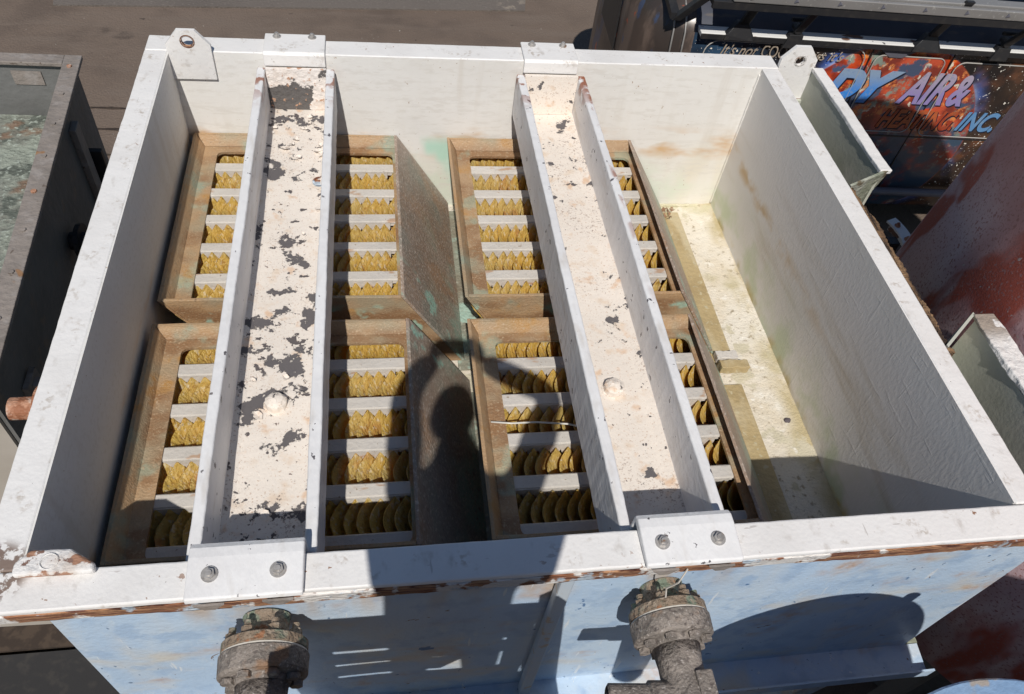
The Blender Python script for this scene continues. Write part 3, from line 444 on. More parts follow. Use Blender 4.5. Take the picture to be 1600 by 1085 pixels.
def pack(x0, x1, y0, y1, bars, label, tone):
    zt, zb, zd = -.392, -.800, -.440; h = zt - zb; T = .013; cx = (x0 + x1) / 2
    t = thing('plate_pack', label, 'plate pack', (cx + K * h, (y0 + y1) / 2, FZ), 0, 'inclined plate packs in the separator')
    sl = lambda x, z: x + K * (zt - z)
    obj('side_panel', jq(bmesh.new(), [(x0, y0, zt), (x0, y1, zt), (sl(x0, zb), y1, zb), (sl(x0, zb), y0, zb)], (T, 0, 0)), 'pack', t, bevel=.002)
    obj('side_panel', jq(bmesh.new(), [(x1 - T, y0, zt), (x1 - T, y1, zt), (sl(x1 - T, zb), y1, zb), (sl(x1 - T, zb), y0, zb)], (T, 0, 0)), 'slope', t, bevel=.002)
    for yy in (y0 + .001, y1 - T - .001):
        if yy < (y0 + y1) / 2 or True:
            bm = jq(bmesh.new(), [(x0 + T + .001, yy, zt - .001), (x1 - T - .001, yy, zt - .001), (sl(x1 - T - .001, zb), yy, zb), (sl(x0 + T + .001, zb), yy, zb)], (0, T, 0)); obj('end_panel', bm, 'pack', t, bevel=.002)
    # bevelled fillet along the far edge
    bm = bmesh.new(); prism(bm, [(x0 + T + .002, y1 - T - .0015, zt - .004), (x0 + T + .002, y1 - T - .0015, zd + .002), (x0 + T + .002, y1 - T - .026, zd + .002)], (x1 - x0 - 2 * T - .004, 0, 0))
    for v in bm.verts: v.co.x += K * (zt - v.co.z)
    obj('fillet', bm, 'pack', t)
    # deck with rounded opening
    ox0, ox1, oy0, oy1 = sl(x0, zd) + T + .001, sl(x1, zd) - T - .001, y0 + T + .002, y1 - T - .002
    ix0, ix1, iy0, iy1 = x0 + .102, x1 - .022, y0 + .028, y1 - .078; r = .028; pts = []
    for (qx, qy, a0) in ((ix1 - r, iy1 - r, 0), (ix0 + r, iy1 - r, 90), (ix0 + r, iy0 + r, 180), (ix1 - r, iy0 + r, 270)):
        for k in range(6): a = math.radians(a0 + 18 * k); pts.append((qx + r * math.cos(a), qy + r * math.sin(a)))
    mx_, my_ = (ix0 + ix1) / 2, (iy0 + iy1) / 2; out = []
    for i, (px, py) in enumerate(pts):
        q, kk = divmod(i, 6); c = ((ox1, oy1), (ox0, oy1), (ox0, oy0), (ox1, oy0))[q]
        if q == 0: o_ = (ox1, min(oy1, py)) if kk < 3 else (min(ox1, px), oy1)
        elif q == 1: o_ = (max(ox0, px), oy1) if kk < 3 else (ox0, py)
        elif q == 2: o_ = (ox0, py) if kk < 3 else (px, oy0)
        else: o_ = (px, oy0) if kk < 3 else (ox1, py)
        if kk in (2, 3): o_ = c
        out.append(o_)
    # keep only one vertex at each corner by nudging the duplicate along the edge
    bm = bmesh.new(); up_i = [bm.verts.new((x, y, zd)) for x, y in pts]; lo_i = [bm.verts.new((x, y, zd - .012)) for x, y in pts]; cache = {}
    def ov(p):
        if p not in cache: cache[p] = (bm.verts.new((p[0], p[1], zd)), bm.verts.new((p[0], p[1], zd - .012)))
        return cache[p]
    n = len(pts)
    for i in range(n):
        j = (i + 1) % n; a, c = ov(out[i]), ov(out[j])
        bm.faces.new((up_i[i], up_i[j], c[0], a[0]) if a is not c else (up_i[i], up_i[j], a[0]))
        bm.faces.new((lo_i[i], lo_i[j], lo_i[j]) if False else (up_i[i], lo_i[i], lo_i[j], up_i[j]))
    obj('deck_frame', bm, 'pack', t)
    # bars
    zt2 = zd - .006
    me = None
    for yb in bars:
        if me is None:
            bm = bmesh.new(); prism(bm, [(0, -.027, 0), (0, .016, .0), (0, .022, -.005), (0, .018, -.026), (0, -.026, -.028), (0, -.024, -.014), (0, -.031, -.008)], (ix1 - ix0 + .02, 0, 0)); bmesh.ops.recalc_face_normals(bm, faces=bm.faces[:])
            me = bpy.data.meshes.new('spacer_bar'); bm.to_mesh(me); bm.free(); me.materials.append(M['bar'])
        if me.name not in teeth:
            bm = bmesh.new(); xs = 0.0; n_ = int((ix1 - ix0 + .02) / .0405); top = [(0, -.0325, -.004)]; low = []
            for q in range(n_): low += [(q * .0405 + .001, -.0335, -.058), (q * .0405 + .027, -.0335, -.058), (q * .0405 + .034, -.0335, -.034)]
            for q in range(0, len(low) - 1):
                a_, b_ = low[q], low[q + 1]; v4 = [bm.verts.new(c) for c in (a_, b_, (b_[0], -.0325, -.004), (a_[0], -.0325, -.004))]; bm.faces.new(v4)
            bmesh.ops.remove_doubles(bm, verts=bm.verts[:], dist=1e-5); r_ = bmesh.ops.extrude_face_region(bm, geom=bm.faces[:]); bmesh.ops.translate(bm, vec=(0, .0025, 0), verts=[v for v in r_['geom'] if isinstance(v, bmesh.types.BMVert)]); bmesh.ops.recalc_face_normals(bm, faces=bm.faces[:])
            cm = bpy.data.meshes.new('comb_edge'); bm.to_mesh(cm); bm.free(); cm.materials.append(M['bar']); teeth[me.name] = cm
        o = bpy.data.objects.new('spacer_bar', me); COL.objects.link(o); o.parent = t; ce = bpy.data.objects.new('comb_edge', teeth[me.name]); COL.objects.link(ce); ce.parent = o; o.location = Vector((ix0 - .01 + random.uniform(-.003, .003), yb, zt2)) - wl(t); o.rotation_euler = (random.uniform(-.03, .03), 0, random.uniform(-.004, .004))
    # plates
    pm = plate_mesh(y0 + .02, y1 - .03, bars[0]); x = ix0 - .06; n = 0
    while x < ix1 + .015:
        o = bpy.data.objects.new('plate', pm); COL.objects.link(o); o.parent = t; o.location = Vector((x + random.uniform(-.002, .002), random.uniform(-.002, .002), zt2 - .032 + random.uniform(-.004, .003))) - Vector((wl(t).x, 0, wl(t).z)); o.location.y -= wl(t).y; o.rotation_euler = (0, random.uniform(-.02, .02), random.uniform(-.003, .003))
        x += .0405
    # base flange
    obj('base_flange', nbox(sl(x1, zb) - .03, sl(x1, zb) + .085, y0 - .045, y1 - .06, FZ + .006, FZ + .018), tone, t, bevel=.003)
    return t
PA = pack(.022, .922, 1.208, 2.238, [2.070, 1.898, 1.727, 1.556, 1.383], 'brown plate pack at the far wall beside the shaded wall, under the badly peeled beam', 'greenflange')
PB = pack(1.155, 2.052, 1.203, 2.226, [2.064, 1.892, 1.721, 1.551, 1.381], 'brown plate pack at the far wall, crossed by the less peeled beam', 'tan')
PC = pack(.022, .934, .185, 1.100, [.934, .762, .590, .417, .238], 'brown plate pack at the near rim under the badly peeled beam', 'greenflange')
PD = pack(1.152, 2.046, .182, 1.090, [.918, .750, .582, .412, .236], 'brown plate pack at the near rim with a loose film strip lying on it', 'tan')
for i, (y, w_) in enumerate(((1.17, .10), (1.11, .13))):
    tag(obj('timber_wedge', lbox(2.30, 2.30 + w_, y - .022, y + .022, FZ + .02, FZ + .055 + .01 * i, 8, .002, 0), 'tan' if i else 'bar', None, bevel=.003), ('pale short block on the tank floor between the two packs, farther of two' if i == 0 else 'tan longer block on the tank floor between the two packs, nearer of two'), 'block', 'blocks between the packs')

# ------------------------------------------------------------------ channel beams
def beam(x0, x1, webm, label, knob):
    zt, zw, y0, y1 = -.048, -.238, .02, 2.218; T = .033
    t = thing('channel_beam', label, 'beam', ((x0 + x1) / 2, 1.1, zw), 0, 'channel beams across the tank')
    obj('flange', lbox(x0, x0 + T, y0, y1, zw - .02, zt, 110, .0009), 'flange', t, bevel=.006, seg=3)
    obj('flange', lbox(x1 - T, x1, y0, y1, zw - .02, zt, 110, .0009), 'flange', t, bevel=.006, seg=3)
    bm = bmesh.new(); nx, ny = 8, 110; g = [[bm.verts.new((x0 + T - .001 + (x1 - x0 - 2 * T + .002) * i / nx, y0 + (y1 - y0) * j / ny, zw + random.uniform(-.0003, .0003) + (.010 if i in (0, nx) else 0))) for j in range(ny + 1)] for i in range(nx + 1)]
    for i in range(nx):
        for j in range(ny): bm.faces.new((g[i][j], g[i + 1][j], g[i + 1][j + 1], g[i][j + 1]))
    r = bmesh.ops.extrude_face_region(bm, geom=bm.faces[:]); bmesh.ops.translate(bm, vec=(0, 0, -.015), verts=[v for v in r['geom'] if isinstance(v, bmesh.types.BMVert)]); obj('web', bm, webm, t)
    obj('end_plate', nbox(x0 + T + .001, x1 - T - .001, y1 - .022, y1 - .004, zw + .002, zt + .004), 'endplate' if webm == 'web_peeled' else 'web_worn', t)
    obj('end_plate', nbox(x0 + T + .001, x1 - T - .001, y0 + .004, y0 + .02, zw + .012, zt), 'flange', t)
    # far hanger strap: over the rim and down the wall
    hx0, hx1 = x0 + .028, x1 - .036; prof = [(L - .0035, zt - .004), (L - .0035, .0005), (L + .004, .012), (L + .135, .012), (L + .135, .002), (L + .008, .0015), (L + .002, -.004), (L + .0005 - .001, zt - .004)]
    prof = [(L - .019, zt + .0), (L - .019, .004), (L - .010, .016), (L + .135, .016), (L + .135, .004), (L - .004, .003), (L - .006, zt)]
    hb = obj('hanger_strap', npr([(hx0, a, c) for a, c in prof], (hx1 - hx0, 0, 0)), 'rim', t, bevel=.004)
    for f in (.2, .78):
        c = hexbolt((hx0 + (hx1 - hx0) * f, L + .108, .0165), (0, 0, 1), .012, .016, t); c.parent = hb
    # near hanger: bent bracket over the front rim
    hx0, hx1 = x0 + .027, x1 - .022; n = 7; prof = [(.034, zt - .01), (.034, .010), (.029, .022), (.015, .030), (-.010, .031), (-.060, .026), (-.108, .021), (-.112, .004), (-.10, .004), (.020, .003), (.024, zt - .01)]
    hb = obj('hanger_bracket', npr([(hx0, a, c) for a, c in prof], (hx1 - hx0, 0, 0)), 'flange', t, bevel=.006, seg=3)
    for f in (.20, .78):
        c = hexbolt((hx0 + (hx1 - hx0) * f, -.052, .0272), (0, -.1, 1), .0135, .014, t); c.parent = hb
        bm = bmesh.new(); prism(bm, [(hx0 + (hx1 - hx0) * f - .035, -.112, .003), (hx0 + (hx1 - hx0) * f + .035, -.112, .003), (hx0 + (hx1 - hx0) * f + .012, -.112, -.022), (hx0 + (hx1 - hx0) * f - .012, -.112, -.022)], (0, -.006, 0)); c = obj('grey_trapezoid', bm, 'ltrim', t); c.parent = hb  # flat grey trapezoid below each bolt, on the bracket front
    # painted-over bolt cap on the web
    kx, ky = knob; bm = bmesh.new(); lathe(bm, (kx, ky, zw - .002), (0, 0, 1), [(0, .041), (.004, .040), (.005, .034), (.028, .033), (.040, .023), (.046, .008)], 12)
    for v in bm.verts: v.co += Vector((random.uniform(-.002, .002), random.uniform(-.002, .002), random.uniform(-.002, .002)))
    obj('bolt_cap', bm, 'web_worn', t, smooth=False)
    return t
BL = beam(.346, .662, 'web_peeled', 'channel beam with large dark peeled patches, between the shaded wall and the middle', (.503, .612))
BR = beam(1.452, 1.760, 'web_worn', 'mostly cream channel beam with few peeled spots, nearer the rough wall', (1.597, .619))
bm = bmesh.new(); lathe(bm, (.603, 1.70, -.236), (0, 0, 1), [(0, .030), (.004, .030), (.004, .022), (-.012, .021)], 18); obj('drain_hole', bm, 'edge', BL)
for i in range(26):   # curled paint flakes lying in the badly peeled channel
    x = random.uniform(.39, .62); y = random.choice([random.uniform(1.85, 2.15), random.uniform(.1, 2.1)]); s_ = random.uniform(.008, .022); a = random.uniform(0, 6.3); bm = bmesh.new()
    P = [Vector((s_ * math.cos(a + k * 1.05) * random.uniform(.5, 1.1), s_ * math.sin(a + k * 1.05) * random.uniform(.5, 1.1), random.uniform(.0, .012))) + Vector((x, y, -.232)) for k in range(6)]
    vs_ = [bm.verts.new(p) for p in P]; c = bm.verts.new((x, y, -.230))
    for k in range(6): bm.faces.new((vs_[k], vs_[(k + 1) % 6], c))
    obj('paint_flake', bm, 'web_worn' if i % 3 else 'web_peeled', BL)

# loose bits
tag(obj('film_strip', tube([(1.20, .640, -.428), (1.27, .628, -.424), (1.36, .632, -.430), (1.47, .615, -.424), (1.53, .60, -.430), (1.555, .54, -.436), (1.575, .46, -.440)], .0035, 6), 'film', None, smooth=True), 'thin pale film strip trailing over the spacer bars in the photographer shadow', 'strip')
lf = bmesh.new()
for k in range(14):
    a = random.uniform(0, 6.3); r_ = random.uniform(.01, .045); p = Vector((2.33 + r_ * math.cos(a), 2.13 + r_ * math.sin(a), FZ + .022 + random.uniform(0, .03))); vs_ = [lf.verts.new(p + Vector((random.uniform(-.022, .022), random.uniform(-.022, .022), random.uniform(0, .02)))) for _ in range(4)]
    lf.faces.new(vs_)
tag(obj('dry_leaf_clump', lf, 'dry_leaf'), 'small brown clump of dry leaves in the far floor corner', 'leaves')
bm = bmesh.new(); bmesh.ops.create_icosphere(bm, subdivisions=2, radius=.012)
for v in bm.verts: v.co = Vector((2.535 + v.co.x * 1.3, .835 + v.co.y, FZ + .010 + v.co.z * .6)) + Vector((random.uniform(-.002, .002),) * 3)
tag(obj('stone', bm, 'dark_stone'), 'small dark stone on the cream tank floor', 'stone')

# ------------------------------------------------------------------ flanged pipes on the blue wall
def flanged(cx, cz, label, valve):
    t = thing('flanged_pipe', label, 'pipe', (cx, -.03, cz - .12), 0, 'flanged pipes on the blue wall'); d = (0, -1, 0)
    bm = bmesh.new(); lathe(bm, (cx, -.028, cz), d, [(0, .064), (.012, .060), (.07, .058)], 28); obj('neck', bm, 'ironb', t, smooth=False)
    bm = bmesh.new(); lathe(bm, (cx, -.098, cz), d, [(0, .108), (.003, .112), (.026, .112), (.029, .108)], 40); obj('flange', bm, 'ironb', t)
    bm = bmesh.new(); lathe(bm, (cx, -.1272, cz), d, [(0, .111), (.004, .111)], 40); obj('gasket', bm, 'gasket', t)
    bm = bmesh.new(); lathe(bm, (cx, -.1314, cz), d, [(0, .111), (.004, .116), (.052, .114), (.058, .106), (.06, .075), (.075, .070)], 40); obj('flange', bm, 'iron', t)
    for k in range(8):
        a = math.radians(22.5 + 45 * k); p = Vector((cx + .088 * math.cos(a), -.097, cz + .088 * math.sin(a))); bm = bmesh.new(); cyl(bm, p, p + Vector((0, .018, 0)), .0165, n=6); cyl(bm, p + Vector((0, .0181, 0)), p + Vector((0, .034, 0)), .010, n=10); obj('nut', bm, 'ironb', t)
        p = Vector((cx + .088 * math.cos(a), -.1925, cz + .088 * math.sin(a))); bm = bmesh.new(); cyl(bm, p, p - Vector((0, .014, 0)), .017, n=6); obj('nut', bm, 'iron', t)
    bm = bmesh.new(); lathe(bm, (cx, -.207, cz), d, [(0, .067), (.05, .062), (.10, .063), (.13, .07), (.2, .07), (.5, .066)], 32)
    for v in bm.verts: v.co += Vector((random.uniform(-.0012, .0012), 0, random.uniform(-.0012, .0012)))
    obj('pipe', bm, 'iron', t, smooth=True)
    if valve:
        bm = bmesh.new(); lathe(bm, (cx - .02, -.345, cz), (-1, .12, 0), [(0, .05), (.09, .048), (.095, .04), (.2, .038), (.205, .030), (.15, .028)], 24); obj('branch', bm, 'iron', t)
        bm = bmesh.new(); box(bm, cx + .012, cx + .06, -.40, -.29, cz + .045, cz + .074); obj('boss', bm, 'iron', t, bevel=.006)
    return t
flanged(.508, -.330, 'dark corroded flanged pipe on the blue wall, mostly in shadow below the peeled beam', False)
flanged(1.625, -.330, 'sunlit corroded flanged pipe on the blue wall with white gasket line and side branch', True)
bm = tube([(1.60, -.105, -.03), (1.59, -.115, -.09), (1.575, -.105, -.15), (1.585, -.11, -.20)], .0025, 6); tag(obj('wire', bm, 'gasket', None), 'thin white wire hanging from the bracket to the sunlit flange', 'wire')

# ------------------------------------------------------------------ grey tank on the left
LT = thing('grey_tank', 'grey open tank with green scale inside, beside the white separator', 'tank', (-1.3, 1.7, GZ)); ang = math.radians(-3.9)
def lt(x, y):  # own frame: origin at the far right rim corner, x to the left is negative, y towards the viewer negative
    ax = Vector((math.cos(math.radians(-1.2)), math.sin(math.radians(-1.2)))); ay = Vector((-.069, .9976)); p = Vector((-.511, 2.689)) + ax * x + ay * y; return p
def ltp(name, rect, z0, z1, m, bevel=0.0, lab=None):
    x0, x1, y0, y1 = rect; pts = [lt(x0, y0), lt(x1, y0), lt(x1, y1), lt(x0, y1)]; o = obj(name, npr([(p.x, p.y, z0) for p in pts], (0, 0, z1 - z0)), m, LT, bevel=bevel)
    if lab: o['label'] = lab
    return o
LZ = -.30; LL = -1.97; LW = -1.75
ltp('rim', (-.075, 0, LL, -.001), LZ - .02, LZ, 'ltrim', .003); ltp('rim', (LW, -.076, -.075, 0), LZ - .02, LZ - .001, 'ltrim', .003); ltp('rim', (LW, -.076, LL, LL + .075), LZ - .02, LZ - .001, 'ltrim', .003); ltp('rim', (LW, LW + .075, LL + .076, -.076), LZ - .02, LZ, 'ltrim', .003)
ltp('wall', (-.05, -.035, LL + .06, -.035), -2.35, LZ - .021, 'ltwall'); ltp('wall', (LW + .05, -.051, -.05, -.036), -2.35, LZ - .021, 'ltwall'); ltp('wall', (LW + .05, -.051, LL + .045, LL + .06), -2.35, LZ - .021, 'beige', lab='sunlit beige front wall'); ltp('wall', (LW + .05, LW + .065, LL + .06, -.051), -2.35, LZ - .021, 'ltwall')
ltp('inner_floor', (LW + .066, -.052, LL + .062, -.052), -.62, -.60, 'ltfloor')
ltp('cross_ledge', (LW + .07, -.055, -1.75, -1.30), -.52, -.50, 'ltrim'); ltp('name_plate', (-.32, -.19, -.056, -.053), -.43, -.36, 'ltrim')
ltp('side_bracket', (-.0345, -.005, -.42, -.34), -.98, -.42, 'ltrim', .003); ltp('side_bracket', (-.0345, .03, -.30, -.27), -1.05, -.62, 'black', .003)
bm = bmesh.new(); p = lt(-.03, -.87); cyl(bm, (p.x, p.y, -.66), (p.x + .18, p.y, -.66), .04, n=14); cyl(bm, (p.x + .03, p.y, -.66), (p.x + .05, p.y, -.66), .075, n=14); cyl(bm, (p.x + .16, p.y, -.66), (p.x + .16, p.y - .02, -.85), .04, n=14); obj('elbow_pipe', bm, 'black', LT)
bm = bmesh.new(); p = lt(-.03, -1.70); box(bm, p.x, p.x + .02, p.y - .05, p.y + .05, -.78, -.55); box(bm, p.x + .021, p.x + .07, p.y - .02, p.y + .02, -.60, -.57); obj('hinge_plate', bm, 'ltrim', LT)
for k in range(9):
    p = lt(-.04, -.1 - .22 * k); bm = bmesh.new(); cyl(bm, (p.x, p.y, LZ + .0005), (p.x, p.y, LZ + .006), .011, n=8); obj('rivet', bm, 'rust' if k % 4 == 0 else 'ltrim', LT)
for x in (LW + .1, -.15):
    for y in (LL + .15, -.2): ltp('leg', (x, x + .08, y, y + .08), GZ, -2.351, 'ltwall')

SK = thing('dark_shade_skid', 'dark brown skid added in place of the shade on the ground below the front corner', 'skid', (-.55, .6, GZ))  # dark skid added to stand in for shaded ground in the gap
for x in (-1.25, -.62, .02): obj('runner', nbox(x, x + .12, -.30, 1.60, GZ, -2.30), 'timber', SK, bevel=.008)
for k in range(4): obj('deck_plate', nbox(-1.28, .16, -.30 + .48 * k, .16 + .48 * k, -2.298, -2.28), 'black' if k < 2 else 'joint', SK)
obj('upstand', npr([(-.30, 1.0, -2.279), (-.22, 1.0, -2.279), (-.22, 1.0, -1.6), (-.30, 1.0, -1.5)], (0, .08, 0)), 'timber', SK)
# ------------------------------------------------------------------ red vessel, blue tank, small things around
RV = thing('red_vessel', 'huge faded red round vessel behind the rough wall, far side by the van', 'vessel', (4.28, .70, GZ))
bm = bmesh.new(); lathe(bm, (4.28, .70, -1.55), (0, 0, 1), [(0, .9), (.10, 1.36), (.9, 1.345), (1.5, 1.305), (1.9, 1.278), (2.84, 1.27), (2.87, 1.255), (2.89, 1.15), (2.925, .6), (2.94, .05)], 96); obj('shell', bm, 'red', RV, smooth=True)
bm = bmesh.new(); lathe(bm, (4.28, .70, GZ), (0, 0, 1), [(0, .8), (1.25, .8)], 48); obj('skirt', bm, 'ltwall', RV)
bm = bmesh.new(); lathe(bm, (4.28, .70, 1.391), (0, 0, 1), [(0, .25), (.1, .25), (.1, .3), (.13, .3), (.131, .05)], 32); obj('manway', bm, 'red', RV)
DT = thing('shade_cabinet', 'tall dark cabinet added outside the picture to shade the lower red vessel', 'cabinet', (3.7, -1.9, GZ))  # unseen cabinet, added only to throw shade on the lower red vessel
obj('body', nbox(2.80, 4.6, -2.4, -1.40, GZ + .1, 1.03), 'ltwall', DT, bevel=.01); obj('roof', nbox(2.78, 4.62, -2.42, -1.39, 1.031, 1.06), 'ltrim', DT, bevel=.004)
for x in (2.84, 3.7): obj('door', nbox(x, x + .82, -1.398, -1.375, GZ + .2, .95), 'ltrim', DT, bevel=.004)
for x in (2.85, 4.45):
    for y in (-2.35, -1.52): obj('foot', nbox(x, x + .1, y, y + .1, GZ, GZ + .099), 'black', DT)
BT = thing('blue_tank', 'pale blue round tank top cut off by the corner of the picture', 'tank', (2.257, -.95, GZ))
bm = bmesh.new(); lathe(bm, (2.257, -.95, GZ), (0, 0, 1), [(0, .49), (2.62, .495), (2.69, .513), (2.715, .513), (2.72, .508), (2.725, .45), (2.75, .2), (2.755, .02)], 64); obj('shell', bm, 'bluetank', BT, smooth=False)
bm = bmesh.new(); cyl(bm, (2.53, -.53, -.05), (2.536, -.515, -.005), .03, n=12); obj('lifting_eye', bm, 'bluetank', BT)
PS = thing('pipe_spool', 'short blue pipe end lying in the dark beside the red vessel', 'pipe', (3.2, -.2, GZ)); bm = bmesh.new(); lathe(bm, (3.45, .02, -1.62), (.75, -.1, .25), [(0, .09), (.25, .09), (.251, .062), (.1, .06)], 24); obj('pipe', bm, 'bluetank', PS); bm = bmesh.new(); box(bm, 3.30, 3.34, -.02, .06, GZ, -1.60); obj('support', bm, 'ltwall', PS)
# white curved strap beyond the trough
ST = thing('strap_bracket', 'small white curved bracket with rusty bolts in the dark gap by the red vessel', 'bracket', (3.78, 2.16, -1.15))
bm = bmesh.new(); n = 10; R = []
for i in range(n + 1):
    a = math.radians(-38 + 60 * i / n); p = Vector((3.60 + .34 * math.cos(a) - .10, 2.20 + .34 * math.sin(a), -1.0)); q = Vector((math.cos(a), math.sin(a), 0)); R.append([bm.verts.new(p + q * dx + Vector((0, 0, dz))) for dx, dz in ((-.03, 0), (-.03, -.012), (.03, -.012), (.03, -.09), (.042, -.09), (.042, 0))])
for a, c in zip(R, R[1:]):
    for i in range(6): bm.faces.new((a[i], a[(i + 1) % 6], c[(i + 1) % 6], c[i]))
bm.faces.new(R[0]); bm.faces.new(R[-1]); obj('strap', bm, 'gutter', ST)
for a in (-30, -8, 12): hexbolt((3.50 + .34 * math.cos(math.radians(a)), 2.20 + .34 * math.sin(math.radians(a)), -.9995), (0, 0, 1), .012, .02, ST, m='rust')
bm = bmesh.new(); box(bm, 3.74, 3.80, 2.14, 2.20, GZ, -1.02); obj('post', bm, 'black', ST)

# ------------------------------------------------------------------ van
VA = Vector((3.818, 4.159, 0.0)); VR = math.atan2(-.049, .9988)
van = thing('panel_van', 'dark panel van painted with a planet and lettering, parked behind the separator', 'van', VA, VR)
def prof(inset, zs=0.0):   # half section y (into the van), z
    return [(.05 + inset, -2.42), (.0 + inset, -2.30), (-.01 + inset, -1.65), (.0 + inset, -1.05), (.03 + inset, -.90), (.10 + inset, -.80), (.30 + inset * .8, -.70), (.75, -.655), (1.0, -.645), (1.25, -.655), (1.68 - inset * .8, -.70), (1.9 - inset, -.80), (1.98 - inset, -1.05), (2.0 - inset, -1.65), (1.98 - inset, -2.30), (1.93 - inset, -2.42)]
def vmesh(stations, lo, hi, m, name, smooth=True):
    bm = bmesh.new(); R = []
    for x, ins, dz in stations: R.append([bm.verts.new((x, y, z + dz * (1 if z > -1.2 else 0))) for y, z in prof(ins)[lo:hi]])
    for a, c in zip(R, R[1:]):
        for i in range(len(a) - 1): bm.faces.new((a[i], a[i + 1], c[i + 1], c[i]))
    return bm
main = [(-.72, .0, 0), (0, 0, 0), (1, 0, 0), (2, 0, 0), (3.2, .0, 0), (4.0, .02, 0)]
endst = [(-.72, .0, 0), (-.78, .012, 0), (-.86, .045, -.01), (-.94, .10, -.03), (-1.02, .20, -.07), (-1.08, .34, -.14), (-1.10, .55, -.2)]
obj('body_side', vmesh(main, 0, 5, 'van', ''), 'van', van, True, True); obj('roof', vmesh(main, 4, 12, '', ''), 'vanroof', van, True, True); obj('body_side', vmesh(main, 11, 16, '', ''), 'van', van, True, True)
obj('end_shell', vmesh(endst, 0, 16, '', ''), 'vanend', van, True, True)
bm = bmesh.new(); bm.faces.new([bm.verts.new((-1.10, y, z - (.2 if z > -1.2 else 0))) for y, z in prof(.55)]); obj('end_panel', bm, 'vanend', van, local=True)
bm = bmesh.new(); bm.faces.new([bm.verts.new((4.0, y, z)) for y, z in prof(.02)]); obj('end_panel', bm, 'van', van, local=True)
bm = nbox(-.70, 4.0, -.045, .065, -.895, -.862); bmesh.ops.translate(bm, vec=(0, 0, 0), verts=bm.verts[:]); obj('gutter', bm, 'gutter', van, local=True, bevel=.004); obj('gutter_lip', nbox(-.70, 4.0, -.052, -.046, -.905, -.868), 'black', van, local=True)
obj('side_step', ncyl((-.3, -.06, -2.19), (4.0, -.06, -2.19), .035, n=14), 'grey_pipe', van, local=True)
for x in (-.25, 2.9):
    bm = bmesh.new(); lathe(bm, (x + .2, .02, -2.40), (0, 1, 0), [(0, .2), (.01, .33), (.05, .35), (.2, .35), (.22, .3)], 32); o = obj('wheel', bm, 'black', van, local=True); bm = bmesh.new(); lathe(bm, (x + .2, .008, -2.40), (0, 1, 0), [(0, .06), (.008, .19), (.012, .2)], 24); obj('hub', bm, 'alu', o, local=True)
for ins, x in ((.013, -.785), (.047, -.862)):
    obj('trim_strip', tube([(x - .006, y - .012, z - .01 * (z > -1.2)) for y, z in prof(ins)[1:8]], .007, 6), 'alu', van, local=True, smooth=True)
bm = bmesh.new(); lathe(bm, (-1.0, .12, -1.38), (-.8, -.6, 0), [(0, .07), (.02, .075), (.04, .06), (.05, .02)], 20); obj('tail_light', bm, 'letter_red', van, local=True)
obj('rear_window', npr([(-1.112, .70, -1.45), (-1.112, 1.30, -1.45), (-1.112, 1.26, -1.02), (-1.112, .74, -1.02)], (.008, 0, 0)), 'black', van, local=True)
# raised side panels with pin lines
def rrect(x0, x1, z0, z1, r, n=6):
    P = []
    for qx, qz, a0 in ((x1 - r, z1 - r, 0), (x0 + r, z1 - r, 90), (x0 + r, z0 + r, 180), (x1 - r, z0 + r, 270)):
        for k in range(n + 1): a = math.radians(a0 + 90 * k / n); P.append((qx + r * math.cos(a), qz + r * math.sin(a)))
    return P
def pane(x0, x1, z0, z1, r): obj('window', npr([(x, -.0125, z) for x, z in rrect(x0, x1, z0, z1, r)], (0, .008, 0)), 'window_film', van, local=True)
pane(.705, 1.265, -1.615, -.97, .055); pane(1.375, 3.095, -1.635, -.99, .065)
def outline(x0, x1, z0, z1, r):
    P = [(x, -.0150, z) for x, z in rrect(x0, x1, z0, z1, r)]; P.append(P[0]); obj('panel_outline', tube(P, .0045, 5), 'pin_line', van, local=True)
outline(-.63, .62, -1.60, -.93, .10); outline(.70, 1.27, -1.62, -.965, .06); outline(1.37, 3.1, -1.64, -.985, .07)
for x in (.66, 1.32): obj('door_seam', nbox(x - .004, x + .004, -.0125, .0, -2.28, -.93), 'black', van, local=True)
obj('door_seam', nbox(-.70, 3.9, -.0125, .0, -1.668, -1.655), 'black', van, local=True)
bm = bmesh.new(); prism(bm, [(.70, -.012, -.915), (1.0, -.012, -.915), (.90, -.012, -.975), (.80, -.012, -.975)], (0, -.01, 0)); obj('emblem_plate', bm, 'grey_pipe', van, local=True)
def text(body, x, z, size, m, shear=.35, name='lettering', width=None, back=None, off=0.0):
    cu = bpy.data.curves.new('t', 'FONT'); cu.body = body; cu.size = size; cu.shear = shear; cu.extrude = .0015; cu.offset = off
    tmp = bpy.data.objects.new('t', cu); COL.objects.link(tmp); bpy.context.view_layer.update(); dg = bpy.context.evaluated_depsgraph_get(); me = bpy.data.meshes.new_from_object(tmp.evaluated_get(dg)); bpy.data.objects.remove(tmp); bpy.data.curves.remove(cu)
    xs = [v.co.x for v in me.vertices]; sx = (width / (max(xs) - min(xs))) if width else 1.0; x_0 = min(xs)
    for v in me.vertices: v.co = Vector((x + (v.co.x - x_0) * sx, -.0165 - v.co.z, z + v.co.y))
    me.name = name; me.materials.clear(); me.materials.append(M[m]); o = bpy.data.objects.new(name, me); COL.objects.link(o); o.parent = van
    if back:
        c = o.copy(); c.data = me.copy(); c.data.materials.clear(); c.data.materials.append(M[back]); COL.objects.link(c); c.parent = van; c.name = 'lettering_shadow'
        c.location = (.014, .0035, -.014)
    return o
text("It's not", -.505, -1.035, .125, 'script_paint', .4, width=.28); text('COOL', -.195, -1.035, .135, 'script_paint', 0, width=.235); text("unless it's", .065, -1.035, .105, 'script_paint', .4, width=.385)
